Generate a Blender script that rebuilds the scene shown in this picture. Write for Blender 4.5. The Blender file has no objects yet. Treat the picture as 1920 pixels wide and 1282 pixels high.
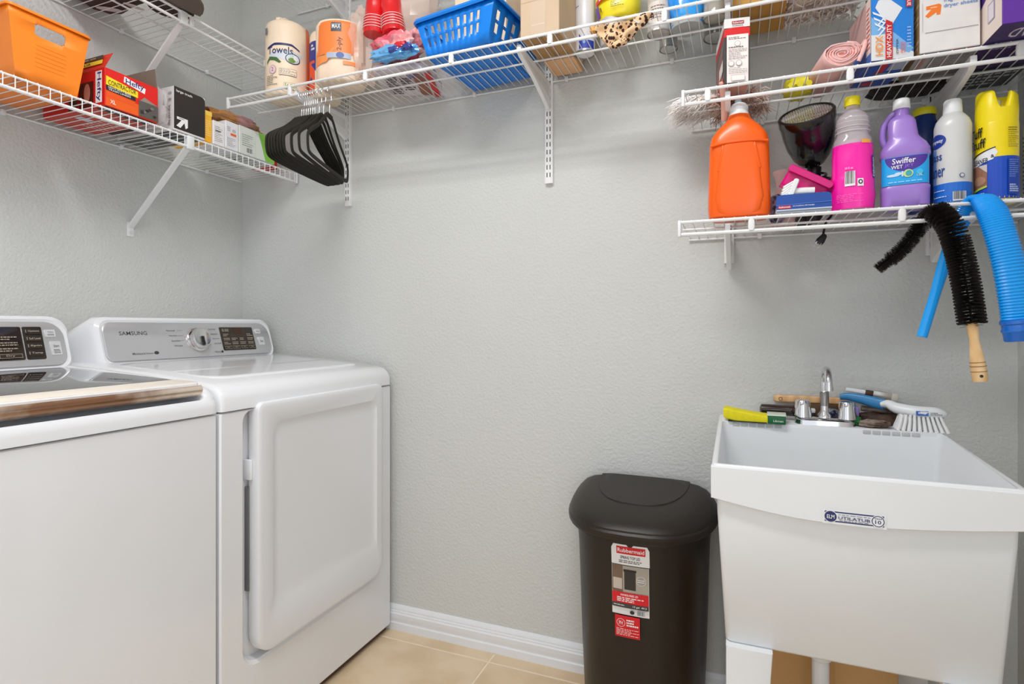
import bpy, bmesh, math, random
from mathutils import Vector, Matrix, noise
random.seed(7)
SC = bpy.context.scene
COL = SC.collection
R = math.radians
PI = math.pi
# ------------------------------------------------------------------ camera
cam = bpy.data.cameras.new('camera')
cam.sensor_width = 36.0
cam.lens = 36.0 * 1050 / 1920
cam.shift_y = -(641 - 612) / 1920.0
cam.clip_start = 0.02
camo = bpy.data.objects.new('camera', cam)
COL.objects.link(camo)
camo.location = (0, 0, 1.13)
camo.rotation_euler = (R(90), 0, R(21.9))
SC.camera = camo
# ------------------------------------------------------------------ light
w = bpy.data.worlds.new('world')
SC.world = w
w.use_nodes = True
w.node_tree.nodes['Background'].inputs[0].default_value = (0.95, 0.97, 1.0, 1)
w.node_tree.nodes['Background'].inputs[1].default_value = 0.6
def area(name, loc, rot, sx, sy, power, color=(1, 1, 1)):
    l = bpy.data.lights.new(name, 'AREA')
    l.shape = 'RECTANGLE'
    l.size, l.size_y, l.energy, l.color = sx, sy, power, color
    o = bpy.data.objects.new(name, l)
    COL.objects.link(o)
    o.location = loc
    o.rotation_euler = rot
    return o
# added broad fill light behind the camera, no known source
area('rear_fill', (-0.60, -1.47, 1.25), (R(90), 0, 0), 2.2, 2.3, 14, (0.87, 0.935, 1.0))
# added side fill at the right, brightens appliance fronts and left wall
area('side_fill', (0.64, -0.75, 1.15), (R(90), 0, R(65)), 1.1, 2.1, 15, (0.86, 0.93, 1.0))
# added weak fill just below the ceiling behind the camera
area('ceiling_fill', (-0.6, -0.5, 2.66), (R(18), 0, 0), 1.6, 1.1, 4, (0.92, 0.96, 1.0))
SC.view_settings.view_transform = 'Standard'
SC.view_settings.look = 'None'
SC.view_settings.gamma = 1
SC.view_settings.exposure = -0.39
SC.view_settings.use_curve_mapping = False

# ------------------------------------------------------------------ materials
def lin(c):
    c = c / 255.0
    return c / 12.92 if c <= 0.04045 else ((c + 0.055) / 1.055) ** 2.4
MATS = {}
def M(rgb, rough=0.5, metal=0.0, var=0.04, vs=30, bump=0.0, bs=200, alpha=1.0, trans=0.0, emit=0, coat=0.0, spec=0.5, kind='noise', rgb2=None):
    key = (rgb, rough, metal, var, vs, bump, bs, alpha, trans, emit, coat, spec, kind, rgb2)
    if key in MATS: return MATS[key]
    m = bpy.data.materials.new('material')
    MATS[key] = m
    m.use_nodes = True
    nt = m.node_tree
    b = nt.nodes['Principled BSDF']
    L = [lin(x) for x in rgb]
    b.inputs['Roughness'].default_value = rough
    b.inputs['Metallic'].default_value = metal
    b.inputs['Alpha'].default_value = alpha
    b.inputs['Transmission Weight'].default_value = trans
    b.inputs['Coat Weight'].default_value = coat
    b.inputs['Specular IOR Level'].default_value = spec
    tc = nt.nodes.new('ShaderNodeTexCoord')
    if kind == 'noise' and rgb2 is None and var == 0:
        b.inputs['Base Color'].default_value = (*L, 1)
    else:
        if kind == 'wood':
            t = nt.nodes.new('ShaderNodeTexWave'); t.inputs['Scale'].default_value = vs
            t.inputs['Distortion'].default_value = 6; t.inputs['Detail'].default_value = 3
            t.bands_direction = 'X'
            out = t.outputs['Fac']
        elif kind == 'vor':
            t = nt.nodes.new('ShaderNodeTexVoronoi'); t.inputs['Scale'].default_value = vs
            out = t.outputs['Distance']
        else:
            t = nt.nodes.new('ShaderNodeTexNoise'); t.inputs['Scale'].default_value = vs
            t.inputs['Detail'].default_value = 4
            out = t.outputs['Fac']
        nt.links.new(tc.outputs['Object'], t.inputs['Vector'])
        r = nt.nodes.new('ShaderNodeValToRGB')
        nt.links.new(out, r.inputs[0])
        if rgb2:
            L2 = [lin(x) for x in rgb2]
            r.color_ramp.elements[0].color = (*L, 1); r.color_ramp.elements[1].color = (*L2, 1)
            r.color_ramp.elements[0].position = 0.42 if kind != 'wood' else 0.2
            r.color_ramp.elements[1].position = 0.58 if kind != 'wood' else 0.9
        else:
            r.color_ramp.elements[0].color = (*[x * (1 - var) for x in L], 1)
            r.color_ramp.elements[1].color = (*[min(1, x * (1 + var)) for x in L], 1)
            r.color_ramp.elements[0].position = 0.3; r.color_ramp.elements[1].position = 0.7
        nt.links.new(r.outputs[0], b.inputs['Base Color'])
    if bump:
        n = nt.nodes.new('ShaderNodeTexNoise'); n.inputs['Scale'].default_value = bs; n.inputs['Detail'].default_value = 3
        nt.links.new(tc.outputs['Object'], n.inputs['Vector'])
        bp = nt.nodes.new('ShaderNodeBump'); bp.inputs['Strength'].default_value = bump; bp.inputs['Distance'].default_value = 0.002 if bump < 1 else 0.0028
        nt.links.new(n.outputs['Fac'], bp.inputs['Height'])
        nt.links.new(bp.outputs[0], b.inputs['Normal'])
    if emit:
        b.inputs['Emission Color'].default_value = (*L, 1); b.inputs['Emission Strength'].default_value = emit
    return m
def flat(rgb, rough=0.5): return M(rgb, rough, var=0.0)

WALL = M((208, 209, 206), 0.75, var=0.012, vs=3, bump=1.0, bs=105)
CEIL = M((244, 244, 243), 0.9, var=0.01, bump=0.3, bs=120)
TRIM = M((232, 234, 238), 0.35, var=0.01)
APPL = M((234, 235, 238), 0.16, var=0.008, vs=4, coat=0.3)
APPD = M((232, 233, 236), 0.28, var=0.008, vs=4)
WIRE = M((236, 236, 236), 0.35, var=0.01)
PLASTW = M((233, 235, 237), 0.32, var=0.015, vs=6)
CHROME = M((225, 225, 228), 0.08, 1.0, var=0.02)
SILVER = M((200, 200, 202), 0.32, 0.45, var=0.02, vs=8)
BLACK = M((22, 21, 20), 0.35, var=0.05)
SLOT_SHADE = flat((28, 27, 26), 0.7)

# ------------------------------------------------------------------ geometry helpers
def newbm(): return bmesh.new()
def box(bm, x0, x1, y0, y1, z0, z1, bev=0.0, seg=2, rot=None, mi=0):
    g = bmesh.ops.create_cube(bm, size=1)
    vs = g['verts']
    for v in vs:
        v.co = Vector(((x0 + x1) / 2 + v.co.x * (x1 - x0), (y0 + y1) / 2 + v.co.y * (y1 - y0), (z0 + z1) / 2 + v.co.z * (z1 - z0)))
    if rot is not None:
        bmesh.ops.transform(bm, matrix=rot, verts=vs)
    fs = set(f for v in vs for f in v.link_faces)
    for f in fs: f.material_index = mi
    if bev:
        es = list(set(e for v in vs for e in v.link_edges))
        bmesh.ops.bevel(bm, geom=es, offset=bev, segments=seg, affect='EDGES', profile=0.5)
    return bm
def loft(bm, rings, cap0=True, cap1=True, closed=True, mi=0):
    """rings: lists of equal length of coordinates"""
    VR = [[bm.verts.new(p) for p in r] for r in rings]
    n = len(VR[0])
    for a, b in zip(VR[:-1], VR[1:]):
        for i in range(n if closed else n - 1):
            j = (i + 1) % n
            f = bm.faces.new((a[i], a[j], b[j], b[i])); f.material_index = mi
    if cap0: f = bm.faces.new(VR[0][::-1]); f.material_index = mi
    if cap1: f = bm.faces.new(VR[-1]); f.material_index = mi
    return bm
def sring(cx, cy, z, hw, hd, e=2.0, n=24):
    out = []
    for i in range(n):
        a = 2 * PI * i / n
        c, s = math.cos(a), math.sin(a)
        out.append((cx + hw * math.copysign(abs(c) ** (2 / e), c), cy + hd * math.copysign(abs(s) ** (2 / e), s), z))
    return out
def bottle(bm, prof, n=24, e=2.0, cx=0, cy=0, cap0=True, cap1=True, mi=0):
    """prof: (z, half_w, half_d[, exponent[, dx]])"""
    rings = []
    for p in prof:
        rings.append(sring(cx + (p[4] if len(p) > 4 else 0), cy, p[0], p[1], p[2], p[3] if len(p) > 3 else e, n))
    return loft(bm, rings, cap0, cap1, mi=mi)
def lathe(bm, prof, n=20, cx=0, cy=0, cap0=True, cap1=True, mi=0):
    return bottle(bm, [(z, r, r) for r, z in prof], n, 2, cx, cy, cap0, cap1, mi)
def tube(bm, pts, r, n=8, rad=None, flatf=1.0, up=None, cap=True, mi=0):
    pts = [Vector(p) for p in pts]
    rings = []
    prev = None
    for i, p in enumerate(pts):
        t = (pts[min(i + 1, len(pts) - 1)] - pts[max(i - 1, 0)]).normalized()
        if prev is None:
            u = Vector(up) if up else (Vector((0, 0, 1)) if abs(t.z) < 0.9 else Vector((1, 0, 0)))
        else: u = prev
        a = (u - t * u.dot(t)).normalized()
        b = t.cross(a)
        prev = a
        rr = rad[i] if rad else r
        rings.append([p + a * (rr * math.cos(2 * PI * k / n)) + b * (rr * flatf * math.sin(2 * PI * k / n)) for k in range(n)])
    return loft(bm, rings, cap, cap, mi=mi)
def rrect(x0, x1, y0, y1, r, k=5):
    """2-D rounded rectangle; r one radius or (bl, br, tr, tl)"""
    if not isinstance(r, tuple): r = (r,) * 4
    out = []
    for (cx, cy, a0, rr) in ((x0 + r[0], y0 + r[0], 180, r[0]), (x1 - r[1], y0 + r[1], 270, r[1]), (x1 - r[2], y1 - r[2], 0, r[2]), (x0 + r[3], y1 - r[3], 90, r[3])):
        for i in range(k + 1):
            a = R(a0 + 90 * i / k)
            out.append((cx + rr * math.cos(a), cy + rr * math.sin(a)))
    return out
def spline(pts, n=6):
    P = [Vector(p) for p in pts]
    P = [P[0] * 2 - P[1]] + P + [P[-1] * 2 - P[-2]]
    out = []
    for i in range(1, len(P) - 2):
        for k in range(n):
            t = k / n
            a, b, c, d = P[i - 1], P[i], P[i + 1], P[i + 2]
            out.append(0.5 * ((2 * b) + (c - a) * t + (2 * a - 5 * b + 4 * c - d) * t * t + (3 * b - a - 3 * c + d) * t ** 3))
    out.append(P[-2])
    return out
def grid_panel(bm, f, us, vs, holes=()):
    """quad grid over us x vs, cells in `holes` left open"""
    V = {}
    def g(i, j):
        if (i, j) not in V: V[(i, j)] = bm.verts.new(f(us[i], vs[j]))
        return V[(i, j)]
    for i in range(len(us) - 1):
        for j in range(len(vs) - 1):
            if (i, j) in holes: continue
            bm.faces.new((g(i, j), g(i + 1, j), g(i + 1, j + 1), g(i, j + 1)))
def blob(bm, sx, sy, sz, seed=0, amp=0.15, e=3.0, freq=2.2, n=28, m=16, base=True, mi=0):
    """crumpled pillow, standing on z=0"""
    rings = []
    for j in range(m + 1):
        ph = -PI / 2 + PI * (0.04 + 0.92 * j / m)
        cz = math.copysign(abs(math.sin(ph)) ** (2 / e), math.sin(ph)); cr = abs(math.cos(ph)) ** (2 / e)
        ring = []
        for i in range(n):
            a = 2 * PI * i / n
            c, s = math.cos(a), math.sin(a)
            p = Vector((math.copysign(abs(c) ** (2 / e), c) * cr, math.copysign(abs(s) ** (2 / e), s) * cr, cz))
            q = p * freq + Vector((seed * 3.1, seed * 1.7, seed))
            k = 1 + amp * (noise.noise(q) + 0.6 * abs(noise.noise(q * 2.7)) - 0.2)
            p = p * k
            z = p.z * sz + sz
            if base and z < 0: z = 0
            ring.append((p.x * sx, p.y * sy, max(z, 0) if base else z))
        rings.append(ring)
    loft(bm, rings, mi=mi)

def meshobj(name, bm, mats, smooth=False, angle=40):
    bmesh.ops.remove_doubles(bm, verts=bm.verts, dist=1e-6)
    bmesh.ops.recalc_face_normals(bm, faces=bm.faces)
    me = bpy.data.meshes.new(name)
    bm.to_mesh(me); bm.free()
    for m in (mats if isinstance(mats, (list, tuple)) else [mats]): me.materials.append(m)
    if smooth:
        me.polygons.foreach_set('use_smooth', [True] * len(me.polygons))
        me.set_sharp_from_angle(angle=R(angle))
    o = bpy.data.objects.new(name, me)
    COL.objects.link(o)
    return o
def thing(name, label, cat, loc=(0, 0, 0), rz=0, group=None, rot=None):
    o = bpy.data.objects.new(name, None)
    o.empty_display_size = 0.03
    COL.objects.link(o)
    o.location = loc
    o.rotation_euler = rot if rot else (0, 0, R(rz))
    o['label'] = label; o['category'] = cat
    if group: o['group'] = group
    return o
def part(parent, name, bm, mats, smooth=True, angle=40, label=None, stuff=False, solid=0, bev=0):
    o = meshobj(name, bm, mats, smooth, angle)
    o.parent = parent
    if label: o['label'] = label
    if stuff: o['kind'] = 'stuff'
    if solid:
        s = o.modifiers.new('solidify', 'SOLIDIFY'); s.thickness = solid; s.offset = 0
    if bev:
        s = o.modifiers.new('bevel', 'BEVEL'); s.width = bev; s.segments = 2
    return o
def struct(name, bm, mats, smooth=False, parent=None):
    o = meshobj(name, bm, mats, smooth)
    o['kind'] = 'structure'
    if parent: o.parent = parent
    return o

# ---- flat print (lettering, labels)
TXT = {}
def text_mesh(s):
    if s in TXT: return TXT[s]
    cu = bpy.data.curves.new('t', 'FONT')
    cu.body = s; cu.resolution_u = 2; cu.size = 1; cu.offset = 0.012
    o = bpy.data.objects.new('t', cu)
    me = o.to_mesh()
    vs = [(v.co.x, v.co.y) for v in me.vertices]
    fs = [tuple(p.vertices) for p in me.polygons]
    o.to_mesh_clear()
    bpy.data.objects.remove(o); bpy.data.curves.remove(cu)
    xs = [v[0] for v in vs]; ys = [v[1] for v in vs]
    x0, x1, y0, y1 = min(xs), max(xs), min(ys), max(ys)
    TXT[s] = ([((x - x0) / (x1 - x0), (y - y0) / max(1e-6, y1 - y0)) for x, y in vs], fs)
    return TXT[s]
class Print:
    """flat artwork laid on a surface given by f(u, v, h)"""
    def __init__(self, f, du=0.008):
        self.f = f; self.bm = newbm(); self.mats = []; self.h = 0.0004; self.du = du
    def mi(self, c):
        m = c if not isinstance(c, tuple) else flat(c, 0.45)
        if m not in self.mats: self.mats.append(m)
        return self.mats.index(m)
    def _up(self): self.h += 0.00022
    def rect(self, u0, v0, u1, v1, c, skew=0, vcol=None):
        k = self.mi(c); n = max(1, int(abs(u1 - u0) / self.du)); mm = max(1, int(abs(v1 - v0) / (self.du * 1.5)))
        V = [[self.bm.verts.new(self.f(u0 + (u1 - u0) * i / n + skew * j / mm, v0 + (v1 - v0) * j / mm, self.h)) for j in range(mm + 1)] for i in range(n + 1)]
        for i in range(n):
            for j in range(mm):
                self.bm.faces.new((V[i][j], V[i + 1][j], V[i + 1][j + 1], V[i][j + 1])).material_index = k
        self._up(); return self
    def poly(self, pts, c):
        k = self.mi(c)
        b = bmesh.new()
        f = b.faces.new([b.verts.new((u, v, 0)) for u, v in pts])
        if not getattr(self.f, 'flat', False):
            bmesh.ops.triangulate(b, faces=[f])
            for _ in range(5):
                es = [e for e in b.edges if e.calc_length() > self.du]
                if not es: break
                bmesh.ops.subdivide_edges(b, edges=es, cuts=1)
                bmesh.ops.triangulate(b, faces=[q for q in b.faces if len(q.verts) > 4])
        mp = {v: self.bm.verts.new(self.f(v.co.x, v.co.y, self.h)) for v in b.verts}
        for f in b.faces: self.bm.faces.new([mp[v] for v in f.verts]).material_index = k
        b.free(); self._up(); return self
    def disc(self, u, v, ru, rv, c, n=20, a0=0, a1=360):
        if max(ru, rv) > .006 and not getattr(self.f, 'flat', False):
            pts = [(u + ru * math.cos(R(a0 + (a1 - a0) * i / n)), v + rv * math.sin(R(a0 + (a1 - a0) * i / n))) for i in range(n + (0 if a1 - a0 == 360 else 1))]
            return self.poly(pts, c)
        k = self.mi(c)
        ce = self.bm.verts.new(self.f(u, v, self.h))
        P = [self.bm.verts.new(self.f(u + ru * math.cos(R(a0 + (a1 - a0) * i / n)), v + rv * math.sin(R(a0 + (a1 - a0) * i / n)), self.h)) for i in range(n + 1)]
        for i in range(n): self.bm.faces.new((ce, P[i], P[i + 1])).material_index = k
        self._up(); return self
    def text(self, s, u0, v0, u1, v1, c, rot=0, skew=0):
        """fit the string in the box; rot=90 reads upward, -90 downward"""
        k = self.mi(c); vs, fs = text_mesh(s)
        def mp(x, y):
            if rot == 90: x, y = 1 - y, x
            elif rot == -90: x, y = y, 1 - x
            elif rot == 180: x, y = 1 - x, 1 - y
            return self.f(u0 + (u1 - u0) * x + skew * y, v0 + (v1 - v0) * y, self.h)
        V = [self.bm.verts.new(mp(x, y)) for x, y in vs]
        for f in fs:
            try: self.bm.faces.new([V[i] for i in f]).material_index = k
            except ValueError: pass
        self._up(); return self
    def lines(self, u0, v0, u1, v1, n, c, seed=1, fill=0.45):
        """rows of tiny unreadable print"""
        rr = random.Random(seed); k = self.mi(c); step = (v1 - v0) / n
        for i in range(n):
            y = v0 + step * (i + 0.3); x = u0
            e = u1 - (u1 - u0) * rr.choice((0, 0, 0.1, 0.35))
            while x < e:
                wd = (u1 - u0) * rr.uniform(0.06, 0.2)
                a, b = x, min(e, x + wd)
                f = self.bm.faces.new([self.bm.verts.new(self.f(p, q, self.h)) for p, q in ((a, y), (b, y), (b, y + step * fill), (a, y + step * fill))]); f.material_index = k
                x += wd + (u1 - u0) * 0.035
        self._up(); return self
    def barcode(self, u0, v0, u1, v1, vert=True):
        self.rect(u0, v0, u1, v1, (240, 240, 240)); rr = random.Random(5)
        x = u0 + (u1 - u0) * 0.06; k = self.mi((25, 25, 30))
        while x < u1 - (u1 - u0) * 0.08:
            wd = (u1 - u0) * rr.choice((0.015, 0.03, 0.045))
            f = self.bm.faces.new([self.bm.verts.new(self.f(p, q, self.h)) for p, q in ((x, v0 + (v1 - v0) * .15), (x + wd, v0 + (v1 - v0) * .15), (x + wd, v1), (x, v1))]); f.material_index = k
            x += wd + (u1 - u0) * rr.choice((0.02, 0.035))
        self._up(); return self
    def done(self, parent, name='printed_label', label=None):
        me = bpy.data.meshes.new(name); self.bm.to_mesh(me); self.bm.free()
        for m in self.mats: me.materials.append(m)
        o = bpy.data.objects.new(name, me); COL.objects.link(o); o.parent = parent
        if label: o['label'] = label
        if name == 'panel_print': o['kind'] = 'stuff'
        return o
def fplane(O, U, V, N):
    O, U, V, N = Vector(O), Vector(U), Vector(V), Vector(N)
    f = lambda u, v, h: O + U * u + V * v + N * h
    f.flat = True
    return f
def fprof(prof, e=2.0, cx=0, cy=0, r0=None):
    """wrap around a bottle whose profile is (z, hw, hd); u = arc length, 0 facing -y"""
    def f(u, v, h):
        p = None
        for a, b in zip(prof[:-1], prof[1:]):
            if a[0] <= v <= b[0] or b is prof[-1]:
                t = min(1, max(0, (v - a[0]) / max(1e-6, b[0] - a[0])))
                p = (a[1] + (b[1] - a[1]) * t, a[2] + (b[2] - a[2]) * t, (a[3] if len(a) > 3 else e)); break
        if v < prof[0][0]: p = (prof[0][1], prof[0][2], prof[0][3] if len(prof[0]) > 3 else e)
        hw, hd, ee = p
        if ee <= 2.2:
            a = u / (r0 or hw) - PI / 2
            c, s = math.cos(a), math.sin(a)
            return Vector((cx + (hw + h) * c, cy + (hd + h) * s, v))
        x = max(-0.999, min(0.999, u / hw))
        y = (1 - abs(x) ** ee) ** (1 / ee)
        return Vector((cx + x * (hw + h), cy - y * hd - h, v))
    return f

# ================================================================== ROOM
XL, XR, YB, YF, ZC = -1.962, 0.658, 1.79, -1.5, 2.75
struct('wall_back', box(newbm(), XL - .1, XR + .1, YB, YB + .1, 0, ZC), WALL)
struct('wall_left', box(newbm(), XL - .1, XL, YF, YB, 0, ZC), WALL)
bm = newbm(); box(bm, XR, XR + .1, -.15, YB, 0, ZC); box(bm, XR, XR + .1, YF, -1.4, 0, ZC); box(bm, XR, XR + .1, -1.4, -.15, 2.3, ZC)  # gap in this wall is made up for the added side fill
struct('wall_right', bm, WALL)
struct('ceiling', box(newbm(), XL - .1, XR + .1, YF - .1, YB + .1, ZC, ZC + .1), CEIL)
bm = newbm()
box(bm, XL - .1, -1.72, YF - .1, YF, 0, ZC); box(bm, .52, XR + .1, YF - .1, YF, 0, ZC); box(bm, -1.72, .52, YF - .1, YF, 2.42, ZC)  # wide gap left open for the added rear fill
struct('wall_front', bm, WALL)
# floor: grout bed with single tiles
fl = struct('floor', box(newbm(), XL - .1, XR + .1, YF - .1, YB + .1, -.06, -.0015), M((240, 224, 200), 0.8))
TILE = [M((224, 200, 166), 0.42, vs=5, rgb2=(213, 186, 150)), M((227, 204, 172), 0.42, vs=6, rgb2=(216, 190, 155)), M((221, 198, 165), 0.42, vs=4, rgb2=(211, 184, 149))]
tcache = {}
T0 = .457; g = .003
for i in range(-3, 4):
    for j in range(0, 9):
        x0, x1 = -.778 + i * T0 + g, -.778 + (i + 1) * T0 - g
        y1 = 1.722 + T0 - j * T0 - g; y0 = y1 - T0 + 2 * g
        x0, x1, y0, y1 = max(x0, XL), min(x1, XR), max(y0, YF), min(y1, YB)
        if x1 - x0 < .03 or y1 - y0 < .03: continue
        key = (round(x1 - x0, 3), round(y1 - y0, 3), (i * 5 + j * 3) % 3)
        if key not in tcache:
            o = meshobj('tile', box(newbm(), 0, x1 - x0, 0, y1 - y0, -.006, 0, .0012, 1), TILE[key[2]])
            tcache[key] = o.data
        else:
            o = bpy.data.objects.new('tile', tcache[key]); COL.objects.link(o)
        o.location = (x0, y0, 0); o.parent = fl
# baseboards: stepped profile
BP = [(0, 0), (.0165, 0), (.0165, .026), (.014, .028), (.013, .031), (.0155, .046), (.0165, .060), (.013, .064), (.013, .069), (.0095, .071), (.0095, .077), (.007, .083), (.0035, .089), (0, .090)]
def baseboard(name, p0, p1, nrm):
    p0, p1, nrm = Vector(p0), Vector(p1), Vector(nrm)
    struct(name, loft(newbm(), [[p + nrm * a + Vector((0, 0, z)) for a, z in BP] for p in (p0, p1)]), TRIM)
baseboard('baseboard_back', (XL, YB, 0), (XR, YB, 0), (0, -1, 0))
baseboard('baseboard_right', (XR, -.15, 0), (XR, YB - .017, 0), (-1, 0, 0))
baseboard('baseboard_left', (XL, YF, 0), (XL, YB - .017, 0), (1, 0, 0))
# ceiling lamp (out of frame above, throws the light that falls through the shelves)
t = thing('ceiling_lamp', 'long flush ceiling lamp in the middle of the ceiling, out of frame', 'lamp', (-.55, .55, ZC))
part(t, 'lamp_base', box(newbm(), -.62, .62, -.15, .15, -.02, 0, .004), WIRE)
part(t, 'lamp_shade', box(newbm(), -.60, .60, -.135, .135, -.075, -.02, .02, 3), M((255, 250, 242), .5, var=0, emit=4))
ll = area('ceiling_lamp_glow', (0, 0, 0), (0, 0, 0), 1.1, .22, 28, (.985, .99, 1))
ll.parent = t; ll.location = (0, 0, -.082)

# ================================================================== WIRE SHELVES
def wire_shelf(name, label, L, depth, loc, rz, lipwires=False, posts=(), mids=(.137,), endcap=(0,)):
    """local: x along the wall, y=0 front, y=depth wall, z=0 deck top"""
    t = thing(name, label, 'shelf', loc, rz, group=None)
    r = .0034
    def rail(nm, y, z, rr): 
        b = newbm(); tube(b, [(0, y, z), (L, y, z)], rr, 8); part(t, nm, b, WIRE)
    rail('front_rail', 0, -.003, .0042 if not lipwires else .003)
    rail('lip_rail', .002, -.034, .0048)
    rail('back_rail', depth - .006, -.006, .003)
    for m in mids: rail('middle_rail', m, -.006, .003)
    b = newbm()
    n = int(L / .0254)
    for i in range(n + 1):
        x = .004 + i * .0254
        pts = [(x, -.0005, .0012), (x, depth, .0012)]
        if lipwires: pts = [(x, -.003, -.036), (x, -.0035, -.004), (x, .002, .0012), (x, depth, .0012)]
        tube(b, pts, .0014, 5, up=(1, 0, 0))
    part(t, 'deck_wires', b, WIRE, stuff=True)
    for p in posts:
        b = newbm(); loft(b, [[(p + x, y, z) for x, y in rrect(-.008 * s, .008 * s, -.005, .006, .0035, 3)] for z, s in ((-.004, .55), (-.009, .9), (-.026, 1), (-.033, .7))])
        part(t, 'rail_clip', b, WIRE)
    for e in endcap:
        b = newbm(); box(b, e - .004, e + .004, -.006, .007, -.040, .002, .002); part(t, 'end_cap', b, PLASTW)
    for x in [L * (k + .5) / max(1, int(L / .3)) for k in range(max(1, int(L / .3)))]:
        b = newbm(); box(b, x - .006, x + .006, depth - .012, depth - .0005, -.013, .003, .002); part(t, 'wall_clip', b, PLASTW)
    return t
YS = 1.49                                       # front line of the back wall shelves
def px_posts(a, x0, L, step=.3105):
    out = []
    x = a
    while x - step > x0: x -= step
    while x < x0 + L:
        if x - x0 > .02: out.append(x - x0)
        x += step
    return out
SB, SL, SUL, SUB, SM, SR = 1.9515, 1.75, 2.145, 2.404, 1.730, 1.3985
wire_shelf('wire_shelf', 'long white wire shelf on the back wall holding paper towels and the blue basket', XR - .003 + 1.70, YB - YS, (-1.70, YS, SB), 0, posts=px_posts(-.485, -1.70, 2.35))
wire_shelf('wire_shelf', 'middle right wire shelf holding the pink towel roll and freezer bag box', XR - .003 + .128, YB - YS, (-.128, YS, SM), 0, posts=px_posts(.242, -.128, .8))
wire_shelf('wire_shelf', 'lowest white wire shelf at right carrying the detergent jug and cleaning bottles', XR - .003 + .137, YB - YS, (-.137, YS, SR), 0, posts=px_posts(.343, -.137, .8), mids=(.1,))
wire_shelf('wire_shelf', 'white wire shelf on the left wall holding the orange bin and trash bag boxes', 2.0, .305, (XL + .305, -.22, SL), 90, lipwires=True, mids=(), endcap=(2.0,))
wire_shelf('wire_shelf', 'highest white wire shelf on the left wall, above the orange bin', 2.0, .305, (XL + .305, -.22, SUL), 90, posts=px_posts(1.53, 0, 2.0), endcap=(2.0,))
wire_shelf('wire_shelf', 'topmost white wire shelf on the back wall, cut off by the picture top', 1.5, YB - YS, (-1.655, YS, SUB), 0, posts=px_posts(.6, 0, 1.5))
# slotted uprights on the back wall
def upright(x, z0, z1, label):
    t = thing('shelf_standard', label, 'shelf upright', (x, YB, z0), 0)
    h = z1 - z0
    b = newbm(); pts = [(-.0135, 0), (-.0135, -.011), (-.0095, -.012), (-.0095, -.0135), (.0095, -.0135), (.0095, -.012), (.0135, -.011), (.0135, 0)]
    loft(b, [[(a, y, z) for a, y in pts] for z in (0, h)]); part(t, 'channel', b, WIRE, smooth=False)
    b = newbm(); z = .02
    while z < h - .02:
        for s in (-1, 1): box(b, s * .0052 - .0014, s * .0052 + .0014, -.0139, -.013, z, z + .015)
        z += .0254
    part(t, 'slots', b, SLOT_SHADE, smooth=False)  # dark raised pieces painted for the shade inside the slot holes
upright(-1.4035, 1.598, 2.72, 'slotted white shelf upright on the back wall nearest the left corner')
upright(-.583, 1.6075, 2.72, 'slotted white shelf upright left of centre on the back wall, under the brown box')
upright(-.022, 1.3175, 2.72, 'slotted white shelf upright behind the orange detergent jug')
upright(.477, 1.3175, 2.72, 'slotted white shelf upright behind the glass cleaner can')
def bracket(x, z, label):
    t = thing('shelf_bracket', label, 'shelf bracket', (x, YB - .013, z - .0105), 0)
    b = newbm(); d = YB - .013 - YS - .012
    prof = [(0, .004), (0, -.082), (-.012, -.088), (-.03, -.078), (-d * .55, -.042), (-d + .012, -.024), (-d, -.018), (-d, .004)]
    loft(b, [[(s * .0065, y, zz - .004) for y, zz in prof] for s in (-1, 1)]); part(t, 'arm', b, WIRE, smooth=False, bev=.002)
    b = newbm(); loft(b, [[(s, y, zz - .004) for y, zz in ((-.02, -.012), (-.02, -.05), (-d * .5, -.034), (-d + .03, -.016))] for s in (-.0069, .0069)])
    part(t, 'rib', b, M((222, 222, 222), .4), smooth=False)
for x, n1 in ((-1.4035, 'left corner upright'), (-.583, 'left centre upright'), (-.022, 'right centre upright'), (.477, 'far right upright')):
    bracket(x, SB, 'white bracket under the long back shelf on the %s' % n1)
bracket(-.022, SM, 'white bracket under the middle right shelf, left one above the orange jug')
bracket(.477, SM, 'white bracket under the middle right shelf, right one above the glass cleaner')
bracket(-.022, SR, 'white bracket under the lowest right shelf, left one under the orange jug')
bracket(.477, SR, 'white bracket under the lowest right shelf, right one beside the blue hose')
bracket(-1.4035, SUB, 'white bracket under the topmost back shelf near the left corner')
bracket(-.583, SUB, 'white bracket under the topmost back shelf over the blue basket')
def brace(y, zs, drop, label):
    t = thing('shelf_brace', label, 'shelf brace', (XL, y, zs - drop), 0)
    b = newbm(); a, c = Vector((.004, 0, .012)), Vector((.300, -.01, drop - .030))
    d = (c - a).normalized(); n = Vector((-d.z, 0, d.x)) * .004; s = Vector((0, .010, 0))
    loft(b, [[p - s - n, p + s - n, p + s + n, p - s + n] for p in (a, c)]); part(t, 'strut', b, WIRE, smooth=False, bev=.001)
    part(t, 'foot', box(newbm(), 0, .004, -.012, .012, -.022, .028, .002), WIRE)
    b = newbm(); tube(b, [(.003, 0, -.008), (.008, 0, -.008)], .005, 10); part(t, 'screw', b, CHROME)
    part(t, 'hook_clip', box(newbm(), .292, .31, -.020, .004, drop - .042, drop + .001, .002), PLASTW)
brace(1.313, SL, .285, 'white diagonal brace under the left wall shelf, fixed low on the wall')
brace(1.29, SUL, .285, 'white diagonal brace under the highest left shelf, behind the red box')

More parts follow.
